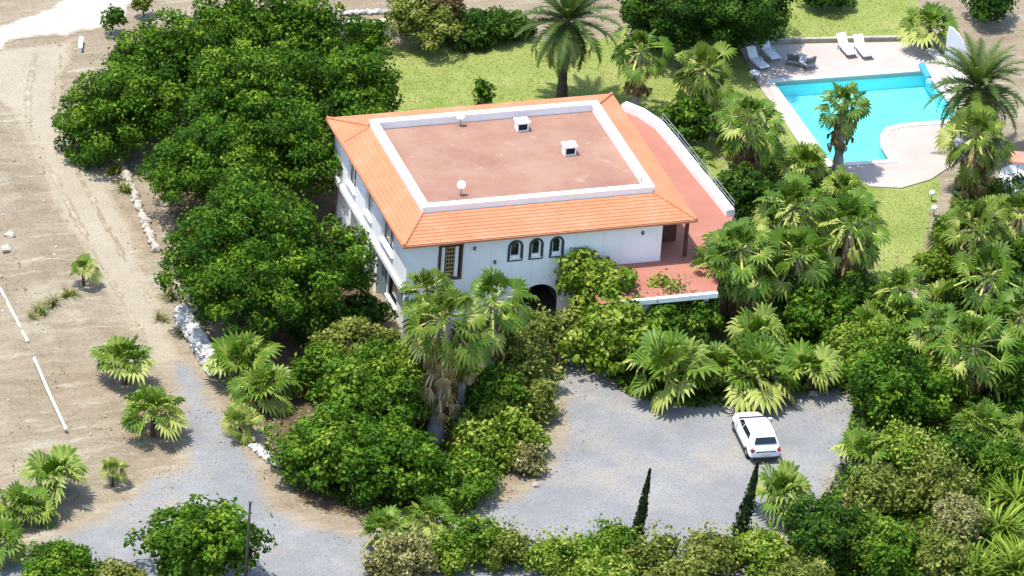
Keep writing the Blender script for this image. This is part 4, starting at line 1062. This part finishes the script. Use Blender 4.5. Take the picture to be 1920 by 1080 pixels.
for px, py, z, r_, rz, mt, lb in [
        (1590, 660, .9, 1.5, 1.0, 'leaf_bright', 'bright shrub just right of the right end broad fan palm'),
        (1700, 660, .9, 1.5, 1.0, 'leaf_mid', 'green shrub right above the dense dark bush'),
        (1800, 590, .9, 1.4, 1.0, 'leaf_deep', 'dark shrub left of the shaggy palm crown'),
        (1780, 700, .9, 1.4, 1.0, 'leaf_bright', 'bright shrub between the dense dark bush and the shaggy palm'),
        (1810, 850, .8, 1.6, .9, 'leaf_deep', 'dark shrub under the low palm with pale tips'),
        (1880, 870, .8, 1.6, .9, 'leaf_mid', 'green shrub near the right edge above the pink patch'),
        (1900, 480, .9, 1.4, 1.0, 'leaf_mid', 'green shrub at the right edge between two fan palms'),
        (1890, 545, .9, 1.4, .9, 'leaf_deep', 'dark shrub at the right edge above the edge fan palm'),
        (1650, 640, .8, 1.3, .9, 'leaf_bright', 'bright shrub at the shaded foot of the lawn strip'),
        (1590, 560, .9, 1.6, 1.0, 'leaf_deep', 'dark shrub at the base of the largest skirted palm')]:
    broadleaf(px, py, z, r_, rz, lb, mt, 'shrub', 'shrub', g_k, 4, lsize=.23, puff=.48, trunk=False, spike=.3)
# cypresses
def cypress(bx, by, tx, ty, h, r_, label):
    SEED[0] += 1; rng = np.random.RandomState(SEED[0])
    g = G(bx, by); tp = G(tx, ty, h); lean = (tp-g)[:2]
    t = thing('cypress', label, 'cypress', (g[0], g[1], 0), 0, 'slim dark cypresses')
    n = 2600; q = rng.rand(n)**1.25; a = rng.uniform(0, 6.283, n)
    rr = r_*(np.minimum(1, q*6+.25))*(1-q)**.75*rng.uniform(.45, 1.1, n)*(1+.25*np.sin(a*3+q*19))
    z = .15+q*(h-.15)
    C = np.stack([rr*np.cos(a)+lean[0]*q, rr*np.sin(a)+lean[1]*q, z], -1)
    N = unit(np.stack([np.cos(a), np.sin(a), np.full(n, .3)], -1)+rng.normal(size=(n, 3))*.4)
    V = leaf_quads(rng, C, N, .17, .6, -1.2); F = np.arange(4*n).reshape(-1, 4)
    link('crown', np_mesh('crown', V, F, 'cypress', {'tint': np.repeat(rng.rand(n), 4)}), t)
    m = MB().tube([(0, 0, -.1), (lean[0]*.5, lean[1]*.5, h*.5), (lean[0], lean[1], h+.1)], [.09, .05, .012], 6)
    link('trunk', m.mesh('trunk', 'bark_dark', True), t)
cypress(1190, 1030, 1219, 880, 4.6, .36, 'slim leaning cypress standing clear against the gravel')
cypress(1385, 1020, 1421, 868, 4.8, .52, 'broader leaning cypress just below the parked car')
# pole
a0 = G(454, 1185); t = thing('utility_pole', 'thin dark wooden pole beside the round tree at the bottom', 'pole', (a0[0], a0[1], 0))
MB().tube([(0, 0, -.1), (.02, 0, 4.0), (.05, 0, 7.8)], [.085, .075, .06], 10).build('post', 'pole_dark', t, True)
MB().box((.05, 0, 7.86), (.16, .16, .06)).build('cap', 'dark_grey', t)

# ------------------------------------------------------------------ walls and stones
def stone_wall(pts, width, h, mat, label, name='stone_wall', seed=1, r_=.3, rows=2, core=True):
    rng = random.Random(seed); m = MB()
    W = [Vector(G(x, y)[:2]) for x, y in pts]
    t = thing(name, label, 'wall', (W[0].x, W[0].y, 0)); o = W[0]
    cr = MB()
    for a, b_ in zip(W[:-1], W[1:]):
        L = (b_-a).length; d = (b_-a)/L; nn = Vector((-d.y, d.x))
        if core: cr.box(((a.x+b_.x)/2-o.x, (a.y+b_.y)/2-o.y, h*.42), (L, width*.8, h*.84), math.atan2(d.y, d.x))
        k_ = int(L/(r_*.95))
        for i in range(k_+1):
            for rw in range(rows):
                for lv in range(max(1, int(h/(r_*.9)))):
                    p = a + d*(i*L/max(1, k_)+rng.uniform(-.1, .1)) + nn*((rw-(rows-1)/2)*width*.75/max(1, rows-1) if rows > 1 else 0) + nn*rng.uniform(-.06, .06)
                    m.rock((p.x-o.x, p.y-o.y, r_*.45+lv*r_*.85), r_*rng.uniform(.55, 1.0), rng)
    if core: cr.build('core', mat, t)
    m.build('stones', mat, t, False)
    return t
stone_wall([(340, 600), (365, 640), (385, 672), (403, 702)], .6, 1.15, 'stone_white', 'white painted stone retaining wall beside the track', seed=3, r_=.34)
stone_wall([(222, 300), (236, 330), (252, 368), (266, 405), (282, 445), (292, 470)], .35, .5, 'stone_tan', 'pale rubble wall running down the track beside the grove', seed=4, r_=.30, rows=1, core=False)
stone_wall([(475, 838), (495, 855), (522, 876)], .3, .4, 'stone_white', 'short whitish stone edging under the front bed by the road fork', seed=5, r_=.24, rows=2, core=False)
stone_wall([(618, 30), (650, 28), (690, 26), (728, 24)], .3, .4, 'stone_white', 'row of bleached stones at the top beyond the white boundary wall', seed=6, r_=.28, rows=1, core=False)
stone_wall([(868, 48), (895, 52), (925, 46), (965, 42)], .4, .5, 'flower_white', 'row of white painted stones beyond the dark hedge bush', seed=8, r_=.33, rows=1, core=False)
def plain_wall(p0, p1, h, th, mat, label, name='garden_wall'):
    a, b_ = G(*p0), G(*p1); L = float(np.hypot(*(b_-a)[:2])); rz = math.atan2(b_[1]-a[1], b_[0]-a[0])
    t = thing(name, label, 'wall', ((a[0]+b_[0])/2, (a[1]+b_[1])/2, 0), rz)
    MB().box((0, 0, h/2-.05), (L, th, h)).build('wall_body', 'white_wall', t)
    MB().box((0, 0, h), (L+.08, th+.08, .07)).build('wall_coping', mat, t)
    return t
plain_wall((610, 72), (735, 66), 1.0, .3, 'white_trim', 'low white boundary wall behind the grove and the far lawn')
plain_wall((150, 99), (152, 80), .35, .16, 'white_trim', 'short white wall stub beside the upper track')
plain_wall((1745, 100), (1800, 158), .35, .3, 'coping', 'low pinkish kerb wall at the right side of the pool deck')
# white pipes on the slope
g_p = 'white pipes on the dirt slope'
for pts, lb in (([(0, 545), (22, 588), (50, 641)], 'white pipe length at the left picture edge, upper one on the slope'), ([(64, 676), (92, 742), (122, 806)], 'white pipe length lying lower on the slope')):
    w3 = []
    for x, y in pts:
        g = G(x, y); w3.append(Vector((g[0], g[1], .16+float(max(0, field_h(g[0], g[1])))*.5)))
    t = thing('pipe', lb, 'pipe', w3[0], 0, g_p)
    MB().tube([p-w3[0] for p in w3], .085, 8).build('tube', 'pipe_white', t, True)
    MB().tube([w3[-1]-w3[0]-(w3[-1]-w3[1]).normalized()*.02, w3[-1]-w3[0]+(w3[-1]-w3[1]).normalized()*.22], .10, 8).build('collar', 'pipe_white', t, True)

# ------------------------------------------------------------------ pool furniture
def lounger_parts(t):
    fr = MB()
    for sx in (-.31, .31): fr.tube([(sx, -.95, .30), (sx, .3, .30)], .025, 6)
    for yy in (-.95, -.3, .3): fr.tube([(-.31, yy, .30), (.31, yy, .30)], .022, 6)
    fr.build('frame', 'white_plastic', t)
    for sx in (-.29, .29):
        for yy in (-.75, .45): MB().tube([(sx, yy, 0), (sx, yy, .30)], .03, 6).build('leg', 'dark_grey', t)
    MB().box((0, -.32, .345), (.62, 1.28, .05)).build('seat', 'white_plastic', t)
    b_ = MB(); M = Matrix.Translation((0, .34, .35)) @ Matrix.Rotation(R(48), 4, 'X')
    b_.box((0, .36, 0), (.62, .74, .05)); b_.v = [tuple(M @ Vector(p)) for p in b_.v]; b_.build('backrest', 'white_plastic', t)
    for sx in (-.34, .34): MB().box((sx, .05, .42), (.05, .45, .04)).build('armrest', 'white_plastic', t)
lo = None
for (px, py), rz, lb in [((1418, 122), 12, 'white sun lounger at the left end of the pool deck, nearest the skirted palm'), ((1441, 105), 8, 'white sun lounger with raised back at the far left deck corner'), ((1585, 97), 6, 'white sun lounger at the far deck edge, left of the close pair'), ((1616, 100), 4, 'white sun lounger at the far deck edge, right of the close pair')]:
    g = G(px, py, .08)
    if lo is None:
        lo = thing('sun_lounger', lb, 'sun lounger', g, R(rz), 'white loungers on the pool deck'); lounger_parts(lo); o = lo
    else: o = copy_tree(lo)
    o.location = Vector([float(q) for q in g]); o.rotation_euler = (0, 0, R(rz)); o['label'] = lb
ac = None
for (px, py), rz, lb in [((1488, 120), -32, 'grey cushioned low armchair on the far deck, left of two'), ((1512, 126), 25, 'grey cushioned low armchair on the far deck, right of two')]:
    g = G(px, py, .08)
    if ac is None:
        ac = thing('armchair', lb, 'armchair', g, R(rz), 'low armchairs on the pool deck'); o = ac
        MB().box((0, 0, .30), (.72, .70, .16)).build('seat', 'grey_fabric', ac)
        b_ = MB().box((0, -.33, .55), (.72, .12, .52), 0, R(14)); b_.build('backrest', 'dark_grey', ac)
        for sx in (-.40, .40): MB().box((sx, 0, .42), (.07, .72, .07)).build('armrest', 'white_plastic', ac)
        for sx in (-.38, .38):
            for sy in (-.31, .31): MB().tube([(sx, sy, 0), (sx, sy, .40)], .03, 6).build('leg', 'dark_grey', ac)
    else: o = copy_tree(ac)
    o.location = Vector([float(q) for q in g]); o.rotation_euler = (0, 0, R(rz)); o['label'] = lb
g = G(1414, 148, .08); t = thing('side_table', 'small white side table on the left pool deck', 'table', g)
MB().lathe([(.30, .42), (.32, .44), (.30, .46)], 16).build('table_top', 'white_plastic', t); MB().lathe([(.16, 0), (.05, .05), (.04, .42)], 10).build('pedestal', 'dark_grey', t)
# blue pool cover on its roller beside the far right corner of the pool
a, b_ = G(1728, 122, .35), G(1742, 148, .35); t = thing('pool_cover', 'rolled blue pool cover at the far right corner of the pool', 'pool cover', ((a[0]+b_[0])/2, (a[1]+b_[1])/2, .08), math.atan2(b_[1]-a[1], b_[0]-a[0]))
L = float(np.hypot(*(b_-a)[:2]))
MB().tube([(-L/2, 0, .27), (L/2, 0, .27)], .20, 14).build('roll', 'blue_cover', t, False)
for sx in (-1, 1): MB().box((sx*(L/2+.04), 0, .15), (.06, .3, .30)).build('stand', 'white_plastic', t)
# white tapering screen wall by the palm
g = G(1789, 114); t = thing('screen_wall', 'white curved tapering shower screen wall right of the pool deck palm', 'wall', (g[0], g[1], 0), R(-17))
pr = [(-.62, 0), (.72, 0), (.78, .5), (.55, 1.15), (.15, 1.75), (-.25, 2.15), (-.50, 2.2), (-.58, 1.5)]
MB().holed(pr, [], .22, lambda u, v, w: (u, w, v)).build('panel', 'white_wall', t)
# patio, parasol at right edge
struct(MB().prism(P([(1868, 322), (1935, 296), (1990, 330), (1990, 370), (1890, 372)]), -.05, .10).build('patio', 'coping'))
g = G(1905, 345); t = thing('parasol', 'small terracotta parasol on the white patio at the right edge', 'parasol', (g[0], g[1], .1))
MB().tube([(0, 0, 0), (0, 0, 2.05)], .025, 8).build('pole', 'metal_grey', t)
c_ = MB(); n_ = 8
for i in range(n_):
    a = 2*math.pi*i/n_; a2 = 2*math.pi*(i+1)/n_
    c_.add([(0, 0, 2.02), (.75*math.cos(a), .75*math.sin(a), 1.72), (.75*math.cos(a2), .75*math.sin(a2), 1.72), (.78*math.cos(a2), .78*math.sin(a2), 1.60), (.78*math.cos(a), .78*math.sin(a), 1.60)], [(0, 1, 2), (1, 4, 3, 2)])
c_.build('canopy', 'terracotta_cloth', t)
MB().lathe([(.25, 0), (.25, .06), (.06, .10)], 12).build('base', 'dark_grey', t)
# teal tank
g = G(1319, 578, 1.2); t = thing('water_tank', 'dark teal rounded water tank half hidden below the terrace', 'water tank', (g[0], g[1], 0))
MB().lathe([(.50, .0), (.55, .1), (.55, 1.3), (.48, 1.55), (.3, 1.72), (.16, 1.76)], 20).build('shell', 'teal_plastic', t, True)
MB().lathe([(.17, 1.755), (.17, 1.83), (.05, 1.85)], 14).build('lid', 'dark_grey', t)
# white blossoms and lamps in the garden
for i, (px, py, lb) in enumerate([(1748, 362, 'white globe garden lamp by the lawn strip, upper one'), (1752, 390, 'white globe garden lamp by the lawn strip, lower one')]):
    g = G(px, py, .55); t = thing('garden_lamp', lb, 'lamp', (g[0], g[1], 0), 0, 'white garden lamps by the lawn strip')
    MB().tube([(0, 0, 0), (0, 0, .42)], .03, 8).build('post', 'dark_grey', t)
    MB().lathe([(.05, .40), (.15, .46), (.19, .57), (.15, .68), (.04, .74)], 14).build('globe', 'white_plastic', t, True)
# loose stones
rng = random.Random(55); k_ = 0
for px, py, r_ in [(1005, 912, .2), (1525, 742, .26), (1500, 755, .18), (560, 690, .2), (600, 700, .25), (1430, 1000, .16), (1640, 960, .25), (20, 445, .35), (12, 470, .3)]:
    g = G(px, py); o = MB().rock((0, 0, r_*.35), r_, rng).build('rock', 'stone_tan', None, False); o.location = (float(g[0]), float(g[1]), 0.02)
    lbs = ['pale rock at the lower tip of the front bed', 'pale rock at the right end of the drive', 'smaller pale rock at the right end of the drive', 'rock on the bare soil patch, left one', 'rock on the bare soil patch, right one', 'small rock by the broad cypress foot', 'rock among the olive shrubs', 'light rock on the slope at the left edge, upper one', 'light rock on the slope at the left edge, lower one']
    tag(o, lbs[k_], 'rock', 'loose pale rocks'); k_ += 1
# ground cover that fills the beds: too many leaves to count
def cover(name, poly, dens, size, mat, label, seed, hgt=.35, vmin=-.33, maxd=99):
    rng = np.random.RandomState(seed); poly = np.array(poly); lo, hi = poly.min(0), poly.max(0)
    n = int(dens*np.prod(hi-lo)); x = rng.uniform(lo[0], hi[0], n); y = rng.uniform(lo[1], hi[1], n)
    k_ = (sdist(poly, x, y) > .3) & (sdist(poly, x, y) < maxd) & (vnoise(x, y, 1.6) > vmin) & (sdist(DECK, x, y) < -.3) & ~((x > -.6) & (x < 21.5) & (y > -3.4) & (y < 17))
    x, y = x[k_], y[k_]; n = len(x); z = .04+hgt*rng.rand(n)*(vnoise(x, y, 2.1)+.6)
    C = np.stack([x, y, z], -1); N = unit(rng.normal(size=(n, 3))*.5+np.array([0, 0, 1]))
    V = leaf_quads(rng, C, N, size, .6); V[:, 2] = np.maximum(V[:, 2], .03)
    o = link(name, np_mesh(name, V, np.arange(4*n).reshape(-1, 4), mat, {'tint': np.repeat(np.clip(rng.rand(n)*.6+vnoise(x, y, 1.3)*.5+.1, 0, 1), 4)}))
    tag(o, label, 'ground cover', None, 'stuff')
cover('ground_cover', BED_RIGHT, 60, .24, 'leaf_mid', 'low green ground cover filling the right garden beds', 61, .8)
FRONT = P([(640, 740), (740, 640), (1015, 625), (1030, 800), (1000, 868), (860, 945), (700, 975), (570, 930), (530, 860)])
cover('ground_cover', FRONT, 55, .22, 'leaf_mid', 'low green ground cover between the bushes of the front bed', 63, .7)
cover('leaf_litter', BED_LEFT, 9, .16, 'leaf_dry', 'dry leaf litter and low weeds under the grove and front bed', 62, .06)
leaf('grass_blade', (.235, .285, .065), (.30, .335, .09), (.37, .385, .13), trans=.1)
cover('lawn_grass', LAWN, 45, .09, 'grass_blade', 'short mown grass of the lawn behind the villa and beside the pool', 64, .05, -.9)
cover('leaf_litter', GRAVEL, 7, .10, 'leaf_dry', 'dry leaves scattered along the edges of the gravel drive', 65, .02, .0, 2.2)
cover('dry_weeds', FIELD, 5, .14, 'leaf_dry', 'sparse dry weeds scattered over the dirt slope', 66, .05, .16)
cover('dry_weeds', TRACK, 3, .12, 'leaf_olive', 'sparse weeds along the verges of the dirt track', 67, .05, .1, 1.0)
rng = random.Random(91); pb = MB(); fp = np.array(FIELD+TRACK); n_ = 0
while n_ < 260:
    g = G(rng.uniform(-20, 420), rng.uniform(90, 990))
    inf = float(sdist(FIELD, np.array([g[0]]), np.array([g[1]]))[0]); dg = abs(float(sdist(TRACK, np.array([g[0]]), np.array([g[1]]))[0]))
    if inf < .2 and dg > 1.2: continue
    r_ = .025+.09*rng.random()**4; zz = max(0.0, min(1.0, inf/1.5))*(float(field_h(g[0], g[1]))+.12)
    pb.rock((g[0], g[1], max(zz, .02)+r_*.2), r_, rng); n_ += 1
tag(pb.build('pebbles', 'stone_tan', None, False), 'scattered pale pebbles on the dirt slope and track', 'pebbles', None, 'stuff')
def strip(path, off, width, z, name, mat):
    pts = [Vector(G(x, y)[:2]) for x, y in path]; fine = []
    for a, b_ in zip(pts[:-1], pts[1:]):
        for j in range(6): fine.append(a.lerp(b_, j/6))
    L, Rr = [], []
    for i in range(1, len(fine)-1):
        t = (fine[i+1]-fine[i-1]).normalized(); nn = Vector((-t.y, t.x)); o = off+.12*float(vnoise(fine[i].x, fine[i].y, 2.0)); ww = width*(.75+.6*float(vnoise(fine[i].y, fine[i].x, 1.1)))
        L.append(fine[i]+nn*(o+ww)); Rr.append(fine[i]+nn*(o-ww))
    sheet(name, [tuple(p) for p in L+Rr[::-1]], z, mat, cell=.15, rag=.25, fade=.5)
sheet_material('rut_dirt', [(.3, (.37, .325, .245)), (.7, (.43, .39, .31))], .8, (.30, .25, .18), .4)
RUT = [(95, 90), (75, 170), (80, 240), (120, 320), (165, 410), (220, 505), (270, 590), (320, 670)]
for o in (-.75, .75): strip(RUT, o, .26, .029, 'wheel_rut', 'rut_dirt')
